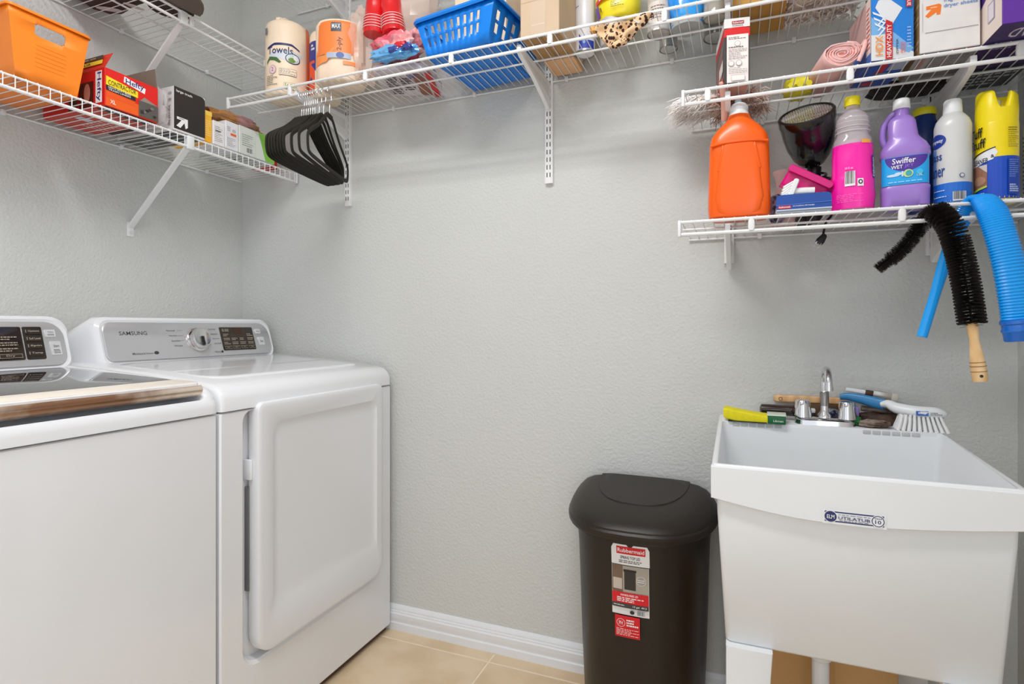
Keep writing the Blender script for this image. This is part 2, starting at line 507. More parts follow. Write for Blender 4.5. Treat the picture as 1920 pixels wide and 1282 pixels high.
# ================================================================== WASHER AND DRYER
FX = -1.198
def deck_profile(x):     # top height along depth
    return 0
def console(t, y0, y1, side_l, side_r):
    """rounded control console; face tilts back, y0..y1 = face width"""
    def ring(x_b, x_t, a, b_, zb, zt, r):
        return [(x_b + (x_t - x_b) * (z - zb) / (zt - zb), y, z) for y, z in rrect(a, b_, zb, zt, r, 6)]
    bm = newbm()
    rr = (.02, .03, .045, .03)
    loft(bm, [ring(-1.93, -1.93, y0 - side_l, y1 + side_r, .93, 1.12, (.02, .02, .06, .13)),
              ring(-1.86, -1.87, y0 - side_l * .9, y1 + side_r * .8, .95, 1.142, (.02, .02, .05, .10)),
              ring(-1.765, -1.81, y0 - .022, y1 + .016, 1.000, 1.160, rr),
              ring(-1.748, -1.788, y0 - .016, y1 + .012, 1.006, 1.158, rr),
              ring(-1.741, -1.781, y0 - .006, y1 + .005, 1.016, 1.150, rr),
              ring(-1.7455, -1.783, y0, y1, 1.0215, 1.145, rr)], cap0=True, cap1=True)
    part(t, 'console', bm, APPL)
    bm = newbm()
    loft(bm, [ring(-1.744, -1.7815, y0 + .002, y1 - .002, 1.0235, 1.143, rr), ring(-1.7415, -1.779, y0 + .004, y1 - .004, 1.0255, 1.141, rr)])
    pn = part(t, 'control_panel', bm, SILVER)
    V = Vector((-.0375, 0, .1155)).normalized()
    N = Vector((V.z, 0, -V.x))
    return pn, fplane((-1.7408, y0, 1.0225), (0, 1, 0), V, N)
def deck(t, y0, y1):
    bm = newbm()
    P = [(-1.93, .915), (FX + .004, .915), (FX + .003, .945), (FX - .004, .962), (FX - .018, .975), (FX - .045, .984), (FX - .12, .993), (-1.45, 1.004), (-1.76, 1.022), (-1.93, 1.024)]
    k = .016
    loft(bm, [[(x + (-.006 if x > -1.22 else 0), y0, .915 + (z - .915) * .84) for x, z in P],
              [(x + (-.0015 if x > -1.22 else 0), y0 + .005, .915 + (z - .915) * .95) for x, z in P],
              [(x, y0 + k, z) for x, z in P], [(x, y1 - k, z) for x, z in P],
              [(x + (-.0015 if x > -1.22 else 0), y1 - .005, .915 + (z - .915) * .95) for x, z in P],
              [(x + (-.006 if x > -1.22 else 0), y1, .915 + (z - .915) * .84) for x, z in P]])
    return bm
DY0, DY1 = 1.026, 1.766
t = thing('clothes_dryer', 'white front-door clothes dryer beside the back wall with round control knob', 'dryer', (0, 0, 0))
part(t, 'body', box(newbm(), -1.93, -1.232, DY0, DY1, .022, .911, .004), APPL)
# front panel with a rounded recess round the door
DR = (.055, .05, .03, .03)
def yz(pts, x): return [(x, y, z) for y, z in pts]
bm = newbm()
loft(bm, [yz(rrect(DY0, DY1, .024, .911, .004, 5), -1.232), yz(rrect(DY0, DY1, .024, .911, .004, 5), FX - .004), yz(rrect(DY0 + .004, DY1 - .003, .026, .909, .006, 5), FX),
          yz(rrect(1.094, 1.706, .224, .9085, DR, 5), FX), yz(rrect(1.100, 1.70, .232, .908, DR, 5), FX - .006), yz(rrect(1.102, 1.696, .236, .9075, DR, 5), FX - .03)], cap0=False, cap1=True)
part(t, 'front_panel', bm, APPL, angle=30)
part(t, 'top_deck', deck(t, DY0, DY1), APPL, angle=50)
bm = newbm()
def ts(o, r): return [(x, y, .9915 + (-1.28 - x) * .0635 + o) for x, y in rrect(-1.70 + r, -1.285 - r, DY0 + .05 + r, DY1 - .05 - r, .06, 6)]
loft(bm, [ts(-.004, 0), ts(.0012, .003), ts(.0016, .02)]); part(t, 'top_panel', bm, APPL, angle=60)
# door
bm = newbm()
a, b_, c, d = 1.130, 1.693, .246, .926
DRr = (.055, .05, .022, .022)
def dr(i, x, r=DRr): return yz(rrect(a + i, b_ - i, c + i, d - i, tuple(max(.004, q - i * .4) for q in r), 6), x)
loft(bm, [dr(.006, -1.222), dr(.0, -1.212), dr(0, -1.186), dr(.002, -1.1815), dr(.006, -1.1795), dr(.012, -1.179),
          yz(rrect(1.178, 1.655, .335, .872, .03, 6), -1.1785), yz(rrect(1.186, 1.650, .36, .864, .03, 6), -1.1845), yz(rrect(1.205, 1.640, .385, .846, .025, 6), -1.1878)])
dd = part(t, 'door', bm, APPD, angle=35)
part(t, 'door_gap_shade', box(newbm(), -1.2285, -1.214, 1.127, 1.132, .42, .70, .002), M((110, 110, 110), .6))  # grey strip darkening the recess beside the door in place of shade
part(t, 'door_latch', box(newbm(), -1.2285, -1.20, 1.122, 1.130, .72, .775, .003), PLASTW)
part(t, 'gap_shade', box(newbm(), -1.9, FX - .012, DY0 + .01, DY1 - .01, .006, .023), M((72, 38, 18), .5, vs=20))  # dark brown strip put in for the shaded gap under the dryer
for yy in (DY0 + .05, DY1 - .06):
    for xx in (-1.25, -1.88):
        part(t, 'foot', lathe(newbm(), [(.02, 0), (.02, .008), (.01, .022)], 12, xx, yy), BLACK)
pn, f = console(t, 1.10, 1.745, .07, .02)
P = Print(f)
D_ = (92, 92, 96)
P.text('SAMSUNG', .050, .084, .138, .097, (70, 70, 74))
P.text('Moisture', .078, .019, .118, .027, D_); P.text('Sensor', .120, .0195, .146, .0265, (130, 130, 132))
P.disc(.156, .0235, .008, .0055, (60, 60, 64))
for i, (s, u) in enumerate((('Normal', .205), ('Heavy Duty', .210), ('Sanitize', .216), ('Wrinkle', .222))): P.text(s, u, .096 - i * .018, u + .030, .1005 - i * .018, D_)
for i, (s, u) in enumerate((('Perm Press', .366), ('Delicates', .370), ('Time Dry', .374), ('Air Fluff', .378))): P.text(s, u, .100 - i * .018, u + .028, .1045 - i * .018, D_)
for q in (.096, .078, .060): P.rect(.242, q + .0018, .262, q + .0026, D_)
P.text('Filter', .372, .014, .394, .019, D_); P.disc(.402, .0165, .0045, .004, (40, 40, 42))
for a0 in range(20, 340, 24): P.disc(.316 + .0465 * math.cos(R(a0)), .064 + .0445 * math.sin(R(a0)), .0018, .0018, (225, 150, 90), 8)
P.done(pn, 'panel_print')
# display
def screen(parent, f, u0, u1, v0, v1, seed, cols=4):
    bm = newbm(); loft(bm, [[f(u, v, h) for u, v in rrect(u0 + q, u1 - q, v0 + q, v1 - q, .004, 3)] for h, q in ((.0003, 0), (.002, .0005), (.0022, .002))])
    s = part(parent, 'display', bm, M((46, 33, 20), .12, var=.1, coat=.5))
    P = Print(lambda u, v, h: f(u, v, h + .0022))
    W = u1 - u0; Hh = v1 - v0; LG = (176, 164, 148)
    P.rect(u0 + W * .40, v0 + Hh * .70, u0 + W * .66, v0 + Hh * .95, (66, 40, 18))
    P.text('8:88', u0 + W * .06, v0 + Hh * .80, u0 + W * .26, v0 + Hh * .93, (150, 140, 126))
    for r_ in range(3):
        for c_ in range(cols):
            if r_ == 2 and c_ in (1, 2): continue
            P.lines(u0 + W * (.05 + c_ * .95 / cols), v0 + Hh * (.24 + r_ * .17), u0 + W * (.05 + (c_ + .75) * .95 / cols), v0 + Hh * (.37 + r_ * .17), 2, LG, seed + r_ * 7 + c_)
    for c_ in range(cols):
        a, b2 = u0 + W * (.03 + c_ * .96 / cols), u0 + W * (.03 + (c_ + .88) * .96 / cols)
        P.rect(a, v0 + Hh * .05, b2, v0 + Hh * .17, LG); P.rect(a + .001, v0 + Hh * .05 + .001, b2 - .001, v0 + Hh * .17 - .001, (46, 33, 20))
        P.text('Dry', a + W * .06, v0 + Hh * .08, b2 - W * .07, v0 + Hh * .145, LG)
    P.done(s, 'screen_print')
screen(t, f, .412, .562, .020, .110, 3)
for (u, v, hh, s) in ((.574, .083, .020, 'On'), (.583, .036, .034, 'Start')):
    bm = newbm(); loft(bm, [[f(a_, b2, h) for a_, b2 in rrect(u + q, u + .026 - q, v + q, v + hh - q, .002, 2)] for h, q in ((0, 0), (.0022, .0005), (.0022, .0015))])
    bt = part(t, 'button', bm, M((222, 222, 224), .3, .2))
    Pb = Print(lambda u_, v_, h, f=f: f(u_, v_, h + .0022)); Pb.text(s, u + .006, v + hh * .35, u + .020, v + hh * .6, D_); Pb.done(bt, 'button_print')
# knob
c0 = f(.316, .064, 0); N = (f(0, 0, 1) - f(0, 0, 0)).normalized(); U = Vector((0, 1, 0)); Vv = N.cross(U) * -1
def kring(r, h): return [c0 + N * h + U * (r * math.cos(2 * PI * i / 36)) + Vv * (r * math.sin(2 * PI * i / 36)) for i in range(36)]
bm = newbm(); loft(bm, [kring(.042, 0), kring(.042, .005), kring(.038, .008)]); part(t, 'knob_ring', bm, CHROME)
bm = newbm(); loft(bm, [kring(.036, .003), kring(.0355, .022), kring(.033, .026), kring(.029, .0255), kring(.027, .024)]); kn = part(t, 'knob', bm, M((214, 214, 214), .15, .9))
bm = newbm(); box(bm, -.006, .006, -.026, .006, 0, .007, .002)
bmesh.ops.transform(bm, matrix=Matrix.Translation(c0 + N * .021) @ Matrix((U, Vv * -1, N)).transposed().to_4x4(), verts=bm.verts); part(kn, 'grip', bm, BLACK)

WY0, WY1 = .33, 1.017
t = thing('washing_machine', 'white top-loading washing machine at far left with dark glass lid', 'washer', (0, 0, 0))
bm = newbm()
loft(bm, [yz(rrect(WY0, WY1, .024, .911, .004, 5), -1.93), yz(rrect(WY0, WY1, .024, .911, .004, 5), FX - .004), yz(rrect(WY0 + .004, WY1 - .004, .026, .909, .006, 5), FX)])
part(t, 'body', bm, APPL, angle=30)
# deck with scooped grip below the lid
bm = newbm()
P1 = [(-1.93, .915), (FX + .004, .915), (FX + .004, .932), (FX + .001, .945), (FX - .005, .952)]
def wprof(y, g, e=0.0):
    # g = 1: scooped under the lid edge, 0: full rounded shoulder
    full = [(FX - .008, .962), (FX - .020, .974), (FX - .045, .984), (FX - .12, .993), (-1.45, 1.004), (-1.76, 1.022), (-1.93, 1.024)]
    scoop = [(FX - .012, .950), (FX - .030, .940), (FX - .050, .944), (FX - .12, .965), (-1.45, .990), (-1.76, 1.010), (-1.93, 1.024)]
    q = [(x, z) for x, z in P1] + [(a[0] + (b[0] - a[0]) * g, a[1] + (b[1] - a[1]) * g) for a, b in zip(full, scoop)]
    return [(x - (e * .006 if x > -1.22 else 0), y, .915 + (z - .915) * (1 - e * .16)) for x, z in q]
loft(bm, [wprof(WY0, 0, 1), wprof(WY0 + .005, 0, .3), wprof(WY0 + .016, 0), wprof(WY0 + .03, .1), wprof(WY0 + .05, 1), wprof(WY1 - .05, 1), wprof(WY1 - .038, .9), wprof(WY1 - .026, .15), wprof(WY1 - .016, 0), wprof(WY1 - .005, 0, .3), wprof(WY1, 0, 1)])
part(t, 'top_deck', bm, APPL, angle=50)
# lid: white frame, dark glass, reflections painted as ivory front band, bronze front edge
LY0, LY1 = WY0 + .032, WY1 - .030
def lz(x): return .988 + (FX - x) * .047
def lidslab(x0, x1, y0, y1, o0, o1, rr, bevel=.002):
    b = newbm()
    def rg(i, o): return [(x, y, lz(x) + o) for x, y in rrect(x0 + i, x1 - i, y0 + i, y1 - i, rr, 5)]
    loft(b, [rg(0, o0), rg(0, o1 - bevel), rg(bevel, o1)]); return b
lid = part(t, 'lid', lidslab(-1.735, FX - .022, LY0, LY1, -.020, 0.004, .010), APPL)
part(lid, 'lid_glass', lidslab(-1.722, FX - .100, LY0 + .010, LY1 - .012, 0, .0055, .012, .001), M((48, 48, 50), .03, var=0, spec=.9, coat=1))
part(lid, 'lid_band', lidslab(FX - .099, FX - .024, LY0 + .002, LY1 - .003, 0, .0058, .004, .001), M((240, 230, 216), .3, vs=12))
bm = newbm()
loft(bm, [[(FX - .004 + a_, y, .962 + b2) for a_, b2 in ((-.022, .022), (-.006, .026), (0, .019), (-.002, .010), (-.008, .002), (-.022, -.002))] for y in (LY0 + .002, LY1 - .006)])
part(lid, 'lid_edge', bm, M((150, 112, 84), .16, .55, vs=7, rgb2=(236, 218, 200), coat=.5), angle=60)
part(t, 'gap_shade', box(newbm(), -1.9, FX - .012, WY0 + .01, WY1 - .01, .006, .023), M((72, 38, 18), .5, vs=20))  # dark strip standing in for the shade beneath the washer
for yy in (WY0 + .05, WY1 - .06):
    for xx in (-1.25, -1.88):
        part(t, 'foot', lathe(newbm(), [(.02, 0), (.02, .008), (.01, .022)], 12, xx, yy), BLACK)
pn, f = console(t, .36, 1.000, .02, .008)
screen(t, f, .30, .536, .020, .112, 21, 4)
screen_w = (.506, .575)
bm = newbm(); loft(bm, [[f(u, v, h) for u, v in rrect(.539 + q, .584 - q, .020 + q, .112 - q, .004, 3)] for h, q in ((.0003, 0), (.002, .0005), (.0022, .002))])
kp = part(t, 'key_pad', bm, M((42, 34, 26), .2, coat=.3))
for k in range(4):
    v = .028 + k * .0205
    bm = newbm(); loft(bm, [[f(a_, b2, h) for a_, b2 in rrect(.542 + q, .581 - q, v + q, v + .018 - q, .003, 2)] for h, q in ((.0022, 0), (.004, .001), (.004, .002))])
    bt = part(kp, 'key', bm, M((52, 43, 34), .25))
    Pb = Print(lambda u_, v_, h, f=f: f(u_, v_, h + .0042)); Pb.text(('Temp', 'Spin', 'Soil Level', 'Options')[k], .550, v + .006, .576, v + .012, (180, 172, 160))
    Pb.rect(.5445, v + .005, .5458, v + .013, (180, 172, 160)); Pb.done(kp, 'key_print')
for (u, v, hh, s) in ((.590, .082, .022, 'On'), (.598, .030, .040, 'Start')):
    bm = newbm(); loft(bm, [[f(a_, b2, h) for a_, b2 in rrect(u + q, u + .026 - q, v + q, v + hh - q, .002, 2)] for h, q in ((0, 0), (.0022, .0005), (.0022, .0015))])
    bt = part(t, 'button', bm, M((222, 222, 224), .3, .2))
    Pb = Print(lambda u_, v_, h, f=f: f(u_, v_, h + .0022)); Pb.text(s, u + .007, v + hh * .55, u + .021, v + hh * .75, D_); Pb.lines(u + .006, v + .004, u + .022, v + hh * .42, 3, D_, 4)
    Pb.done(bt, 'button_print')

# ================================================================== UTILITY SINK
t = thing('utility_sink', 'white plastic laundry tub on legs under the right shelves', 'sink', (.214, 1.25, 0))
SW0, SW1, SD = -.263, .263, .535      # local x at rim, depth
ZR_, ZL_ = .842, .868
n = 8
def rim(inset, z, zb, back_inset=0, taper=0, fr=0):
    """ring from front-left round; rises towards the back"""
    x0, x1 = SW0 + inset + taper, SW1 - inset - taper
    y0, y1 = inset + fr, SD - back_inset
    pts = []
    for x, y in rrect(x0, x1, y0, y1, .012, 3):
        k = max(0, min(1, (y - .22) / .18)); k = k * k * (3 - 2 * k)
        pts.append((x, y, z + (zb - z) * k))
    return pts
bm = newbm()
loft(bm, [rim(.030, .455, .455, .03, .0, .008), rim(.026, .462, .462, .026, .0, .004), rim(.010, .735, .735, .01), rim(.008, .80, .80, .004),
          rim(.0, .812, .812), rim(-.001, .838, .864), rim(.002, ZR_, ZL_), rim(.008, ZR_, ZL_ , .002),
          rim(.0105, ZR_ - .003, ZL_ - .001, .118), rim(.018, .80, .80, .122), rim(.040, .50, .50, .150, .0), rim(.055, .486, .486, .165)], cap0=True, cap1=True)
part(t, 'basin', bm, PLASTW, angle=50)
# ledge behind the basin (faucet deck) with front slots
bm = newbm(); box(bm, SW0 + .012, SW1 - .012, SD - .1185, SD - .003, .80, ZL_, .001)
part(t, 'ledge', bm, PLASTW)
for s0 in (-.225, .085):
    for k in range(6):
        b = newbm(); box(b, s0 + k * .021, s0 + k * .021 + .017, SD - .1205, SD - .110, .856, .8655, .001); part(t, 'ledge_slot_shade', b, M((196, 196, 196), .4))  # grey inserts, the shade of recessed slots put into their colour
# front apron with a dipped lower edge
bm = newbm(); NN = 24
top = []; bot = []
for i in range(NN + 1):
    x = SW0 - .002 + (SW1 - SW0 + .004) * i / NN; u = i / NN
    zlow = .771 - .026 * math.sin(PI * min(1, u / .86 if u < .43 else .5 + (u - .43) / 1.14)) 
    top.append((x, zlow))
for off, dz in ((-.002, 0),):
    rings = [[(x, -.001, .838) for x, z in top], [(x, -.0042, .836) for x, z in top], [(x, -.0042, z + .0015) for x, z in top], [(x, -.002, z) for x, z in top], [(x, .012, z) for x, z in top], [(x, .012, .838) for x, z in top]]
V = [[bm.verts.new(p) for p in r] for r in rings]
for a_ in range(6):
    for i in range(NN): bm.faces.new((V[a_][i], V[a_][i + 1], V[(a_ + 1) % 6][i + 1], V[(a_ + 1) % 6][i]))
bm.faces.new([V[a_][0] for a_ in range(6)]); bm.faces.new([V[a_][NN] for a_ in range(6)][::-1])
part(t, 'apron', bm, PLASTW, angle=30)
for sx in (-1, 1):
    for (y, nm) in ((.012, 0), (SD - .075, 1)):
        b = newbm(); x0 = sx * .236
        def lr(z, wd): 
            xs = sorted((x0, x0 - sx * wd)); return [(a_, c_, z) for a_, c_ in rrect(xs[0], xs[1], y, y + .05, .004, 2)]
        loft(b, [lr(0, .060), lr(.25, .076), lr(.458, .090)]); part(t, 'leg', b, PLASTW)
b = newbm(); lathe(b, [(.018, .08), (.018, .37), (.023, .375), (.023, .40), (.030, .41), (.030, .452), (.02, .455)], 20, -.037, .20); part(t, 'drain_pipe', b, M((226, 228, 230), .3))
b = newbm(); lathe(b, [(.024, .0), (.024, .004), (.018, .006), (.018, .09)], 20, -.037, .20); part(t, 'floor_pipe', b, M((226, 228, 230), .3))
b = newbm(); lathe(b, [(.035, .4862), (.035, .488), (.028, .489), (.02, .4875)], 20, 0, .20); part(t, 'drain_strainer', b, CHROME)
P = Print(fplane((-.056, -.0045, .748), (1, 0, 0), (0, 0, 1), (0, -1, 0)))
NV = (38, 46, 104); Wt = (238, 239, 241)
P.rect(-.003, -.002, .104, .026, Wt); P.rect(.001, .002, .1, .0225, NV); P.rect(.018, .0045, .083, .020, Wt)
for cx_ in (.011, .090): P.disc(cx_, .0122, .0118, .0118, Wt); P.disc(cx_, .0122, .0105, .0105, NV); P.disc(cx_, .0122, .009, .009, Wt if cx_ > .05 else NV)
P.text('ELM', .0045, .0085, .0175, .016, Wt); P.text('10', .085, .0075, .095, .0145, NV); P.lines(.084, .016, .096, .019, 1, NV, 3)
P.text('UTILATUB', .024, .0085, .077, .0145, NV); P.lines(.024, .0165, .077, .0185, 1, NV, 2); P.lines(.026, .0052, .075, .0075, 1, NV, 8)
P.done(t, 'maker_label', 'small white label with navy lettering')

# faucet
LZ = ZL_
t = thing('faucet', 'chrome gooseneck faucet with two handles on the back ledge of the tub', 'faucet', (.217, 1.705, LZ))
bm = newbm(); loft(bm, [[(x, y, z) for x, y in rrect(-.072 + i, .072 - i, -.026 + i, .026 - i, .024 - i, 6)] for z, i in ((0, 0), (.012, .001), (.017, .006), (.019, .012))]); part(t, 'base_plate', bm, CHROME)
for s in (-1, 1): part(t, 'handle', lathe(newbm(), [(.0235, .018), (.0230, .022), (.0205, .040), (.0185, .060), (.016, .063)], 20, s * .052, 0), CHROME)
bm = newbm(); lathe(bm, [(.017, .016), (.0165, .026), (.010, .034), (.0095, .05)], 20); part(t, 'spout_base', bm, CHROME)
part(t, 'spout_collar', lathe(newbm(), [(.0112, .05), (.0112, .085), (.0095, .088)], 16), M((150, 146, 142), .2, .9))
bm = newbm(); tube(bm, spline([(0, 0, .04), (0, 0, .09), (0, -.001, .122), (0, -.022, .146), (0, -.052, .146), (0, -.074, .124), (0, -.078, .105)], 6), .0092, 14); part(t, 'spout', bm, CHROME)
part(t, 'aerator', lathe(newbm(), [(.0105, .098), (.0105, .109)], 16, 0, -.078), CHROME)

# ================================================================== TRASH BIN
t = thing('trash_bin', 'tall black half-round plastic trash bin against the wall beside the tub', 'trash bin', (-.262, 1.755, 0))
def dring(hw, dp, z, k=.0, bk=.02):
    """flat back at y=0, bowed front at y=-dp"""
    out = []; n = 40
    for i in range(n):
        a = 2 * PI * i / n
        c, s = math.cos(a), math.sin(a)
        x = hw * math.copysign(abs(c) ** .72, c)
        if s < 0: y = -bk - (dp - bk) * abs(s) ** (0.95)
        else: y = -bk + bk * abs(s) ** .5
        out.append((x, y - .002, z))
    return out
BIN = M((30, 21, 14), .40, var=.05, vs=40, bump=.12, bs=900)
bm = newbm()
loft(bm, [dring(.165, .22, .0), dring(.172, .228, .008), dring(.180, .24, .2), dring(.1885, .262, .5), dring(.194, .275, .575), dring(.198, .28, .576), dring(.1985, .281, .60)])
part(t, 'bin_body', bm, BIN)
bm = newbm()
def lring(hw, dp, z, drop, bk=.02): return [(x, y, zz - drop * (-y / .3)) for x, y, zz in dring(hw, dp, z, bk=bk)]
loft(bm, [dring(.199, .284, .574), dring(.2145, .306, .575), dring(.2165, .309, .581), dring(.2165, .309, .592), lring(.2125, .304, .597, 0), lring(.2125, .304, .602, 0), lring(.209, .298, .612, .004), lring(.199, .284, .632, .016), lring(.180, .258, .652, .030), lring(.158, .228, .662, .036), lring(.13, .20, .6665, .038)])
ld = part(t, 'bin_lid', bm, BIN)
bm = newbm(); loft(bm, [lring(.133, .2, .665, .038, .01), lring(.132, .199, .6685, .038, .01), lring(.128, .195, .6685, .038, .01), lring(.120, .18, .6695, .038, .01)]); part(ld, 'swing_panel', bm, BIN)
bm = newbm(); loft(bm, [dring(.1935, .274, .561), dring(.2035, .286, .563), dring(.2035, .286, .572), dring(.199, .28, .574)]); part(t, 'rim_band', bm, BIN)
BL0, BL1 = -.01, .0
def fbin(u, v, h):
    # front surface of the bin body (half width / depth by height)
    Z = [(0, .165, .22), (.008, .172, .228), (.2, .180, .24), (.5, .1885, .262), (.6, .194, .275), (.7, .2, .28)]
    for a_, b2 in zip(Z[:-1], Z[1:]):
        if a_[0] <= v <= b2[0]:
            k = (v - a_[0]) / (b2[0] - a_[0]); hw = a_[1] + (b2[1] - a_[1]) * k; dp = a_[2] + (b2[2] - a_[2]) * k; break
    c = min(1, (abs(u) / hw)) ** (1 / .72); s = math.sqrt(max(0, 1 - c * c))
    return Vector((u, -.02 - (dp - .02) * s ** .95 - .003 - h, v))
P = Print(lambda u, v, h: fbin(u, v - .024, h))
P.rect(-.050, .385, .048, .575, (236, 234, 232)); P.rect(-.052, .52, .052, .58, (40, 36, 34)); P.rect(-.050, .522, .050, .578, (240, 239, 238))
P.rect(-.036, .552, .040, .573, (214, 22, 36)); P.text('Rubbermaid', -.033, .557, .037, .568, (245, 245, 245))
P.text('SPRING TOP LID', -.026, .539, .026, .547, (50, 50, 50)); P.lines(-.03, .527, .03, .536, 2, (90, 90, 90), 5)
P.rect(-.049, .448, .047, .520, (172, 162, 150)); P.rect(-.049, .448, -.02, .52, (120, 96, 78)); P.rect(-.046, .455, -.022, .485, (196, 184, 170))
P.rect(-.016, .456, .014, .508, (50, 45, 42)); P.rect(-.018, .505, .016, .511, (38, 34, 32)); P.disc(.028, .484, .013, .013, (214, 210, 204)); P.disc(.028, .484, .0115, .0115, (160, 154, 148)); P.lines(.019, .479, .037, .489, 2, (230, 230, 228), 4)
P.rect(-.049, .418, .047, .448, (214, 22, 36)); P.text('HANDS-FREE LID', -.026, .438, .02, .4435, (245, 245, 245)); P.lines(-.036, .421, .034, .435, 3, (240, 225, 225), 9, .6)
P.rect(-.049, .406, .047, .418, (62, 60, 60)); P.lines(-.045, .409, .0, .415, 1, (200, 200, 200), 11); P.text('13 gal  49.2', .006, .409, .042, .4155, (235, 235, 235))
P.disc(.004, .396, .006, .005, (40, 40, 40)); P.barcode(.016, .389, .040, .403)
P.rect(-.042, .325, .024, .3845, (214, 22, 36)); P.disc(-.026, .364, .0115, .0115, (240, 215, 215)); P.disc(-.026, .364, .0102, .0102, (214, 22, 36)); P.text('PH', -.031, .359, -.021, .369, (240, 225, 225))
P.lines(-.011, .355, .020, .376, 3, (245, 235, 235), 3, .6); P.lines(-.038, .330, .021, .350, 5, (245, 230, 230), 8, .35)
P.done(t, 'bin_sticker', 'white and red product sticker')

# ================================================================== GOODS
def carton(name, label, cat, loc, rz, w_, d_, h_, mat, bev=.0015, group=None, part_name='carton'):
    """origin = front left bottom corner; returns thing, body, frames (front, left, right, bottom, top)"""
    t = thing(name, label, cat, loc, rz, group)
    b = part(t, part_name, box(newbm(), 0, w_, 0, d_, 0, h_, bev, 1), mat, smooth=False)
    F = fplane((0, 0, 0), (1, 0, 0), (0, 0, 1), (0, -1, 0))
    L_ = fplane((0, d_, 0), (0, -1, 0), (0, 0, 1), (-1, 0, 0))
    Rr = fplane((w_, 0, 0), (0, 1, 0), (0, 0, 1), (1, 0, 0))
    B_ = fplane((0, d_, 0), (1, 0, 0), (0, -1, 0), (0, 0, -1))
    T_ = fplane((0, 0, h_), (1, 0, 0), (0, 1, 0), (0, 0, 1))
    return t, b, F, L_, Rr, B_, T_
ZLs, ZBs, ZMs, ZRs, ZUs = SL + .0035, SB + .0035, SM + .0035, SR + .0035, SUL + .0035
BK = (24, 24, 26); WH = (240, 240, 240); RED = (214, 26, 30)

# ---------------- left wall shelf
# orange bin
t = thing('storage_bin', 'bright orange plastic bin with a slot handle on the left wall shelf', 'storage bin', (-1.672, .835, ZLs), 90)
ORG = M((252, 138, 34), .42, var=.03, vs=10)
Wb, Db, Hb, fl_ = .140, .235, .170, .022
def binface(side):
    def f(u, v):
        k = v; o = fl_ * k
        x0, x1, y0, y1 = -o, Wb + o, -.014 * k, Db + o
        p = {'f': lambda: (x0 + (x1 - x0) * u, y0, v * Hb), 'r': lambda: (x1, y0 + (y1 - y0) * u, v * Hb), 'b': lambda: (x1 - (x1 - x0) * u, y1, v * Hb), 'l': lambda: (x0, y1 - (y1 - y0) * u, v * Hb)}[side]()
        return p
    return f
bm = newbm()
us = [0, .05, .34, .345, .36, .64, .655, .66, .95, 1]; us = [0, .1, .37, .39, .67, .69, .9, 1]
for s in 'frbl':
    grid_panel(bm, binface(s), [0, .3, .33, .67, .70, 1], [0, .2, .4, .6, .70, .72, .86, .88, 1], holes={(2, 5), (2, 4), (2, 6), (1, 5), (3, 5)} if s in 'fb' else ())
grid_panel(bm, lambda u, v: (Wb * u, Db * v, 0), [0, .5, 1], [0, .5, 1])
part(t, 'bin_wall', bm, ORG, solid=.0022, angle=50)
bm = newbm()
o = fl_ + .001
ri = [rrect(-o - a_, Wb + o + a_, -.015 - a_, Db + o + a_, .008 + a_, 4) for a_ in (0, .005, .005, 0)]
loft(bm, [[(x, y, Hb + dz) for x, y in r_] for r_, dz in zip(ri, (-.002, -.002, .003, .003))] , cap0=False, cap1=False)
part(t, 'bin_rim', bm, ORG, solid=.0015)
for k in range(6):
    b = newbm(); v = .26 + k * .062
    y = -.014 * v - .0012; box(b, Wb * .28, Wb * .78, y - .0007, y + .0007, v * Hb - .0007, v * Hb + .0007); part(t, 'rib', b, ORG)

# red trash bag box
HR = M((216, 30, 26), .4, var=.05, vs=10)
t, b, F, Lf, Rt, Bt, Tp = carton('trash_bag_box', 'open red and orange contractor trash bag box beside the orange bin', 'box', (-1.652, 1.036, ZLs), 90, .156, .285, .108, HR)
F = fplane((0, 0, 0), (.945, 0, 0), (0, 0, .9), (0, -1, 0)); Lf = fplane((0, .285, 0), (0, -1, 0), (0, 0, .9), (-1, 0, 0)); Bt = fplane((0, .285, 0), (.94, 0, 0), (0, -1, 0), (0, 0, -1))
P = Print(F)
P.rect(.002, .002, .163, .05, (242, 98, 28)); P.rect(.002, .04, .163, .119, (226, 34, 28)); P.rect(.002, .03, .09, .052, (240, 90, 28))
P.poly([(.054, .095), (.120, .082), (.123, .100), (.056, .114)], WH); P.text('Hefty', .060, .0865, .117, .110, (34, 40, 120), skew=0)
P.poly([(.002, .066), (.098, .060), (.098, .080), (.002, .094)], (246, 222, 40)); P.text('CONTRACTOR', .008, .068, .092, .084, (40, 32, 20))
P.poly([(.002, .050), (.090, .046), (.090, .060), (.002, .066)], (40, 38, 44)); P.text('HEAVY DUTY BAGS', .008, .058, .075, .063, WH); P.text('TRASH LINERS', .008, .051, .075, .056, WH)
P.rect(.100, .004, .163, .055, (92, 88, 84)); P.poly([(.104, .055), (.118, .070), (.140, .062), (.163, .055)], (150, 138, 130))
for k in range(7): P.disc(.110 + .008 * (k % 6), .016 + .006 * (k % 5), .006, .004, ((60, 58, 58), (128, 122, 118), (44, 42, 42))[k % 3], 8)
P.text('XL', .012, .010, .028, .022, WH)
P.done(b, 'box_print')
P = Print(Lf); n0 = .285
P.rect(n0 - .115, .003, n0 - .050, .085, (80, 28, 24)); P.disc(n0 - .078, .050, .014, .03, (190, 130, 110)); P.rect(n0 - .040, .012, n0 - .012, .112, WH); P.text('Hefty', n0 - .037, .016, n0 - .015, .108, (34, 40, 120), rot=-90)
P.rect(n0 - .16, .004, n0 - .12, .06, (60, 60, 50))
P.done(b, 'box_side_print')
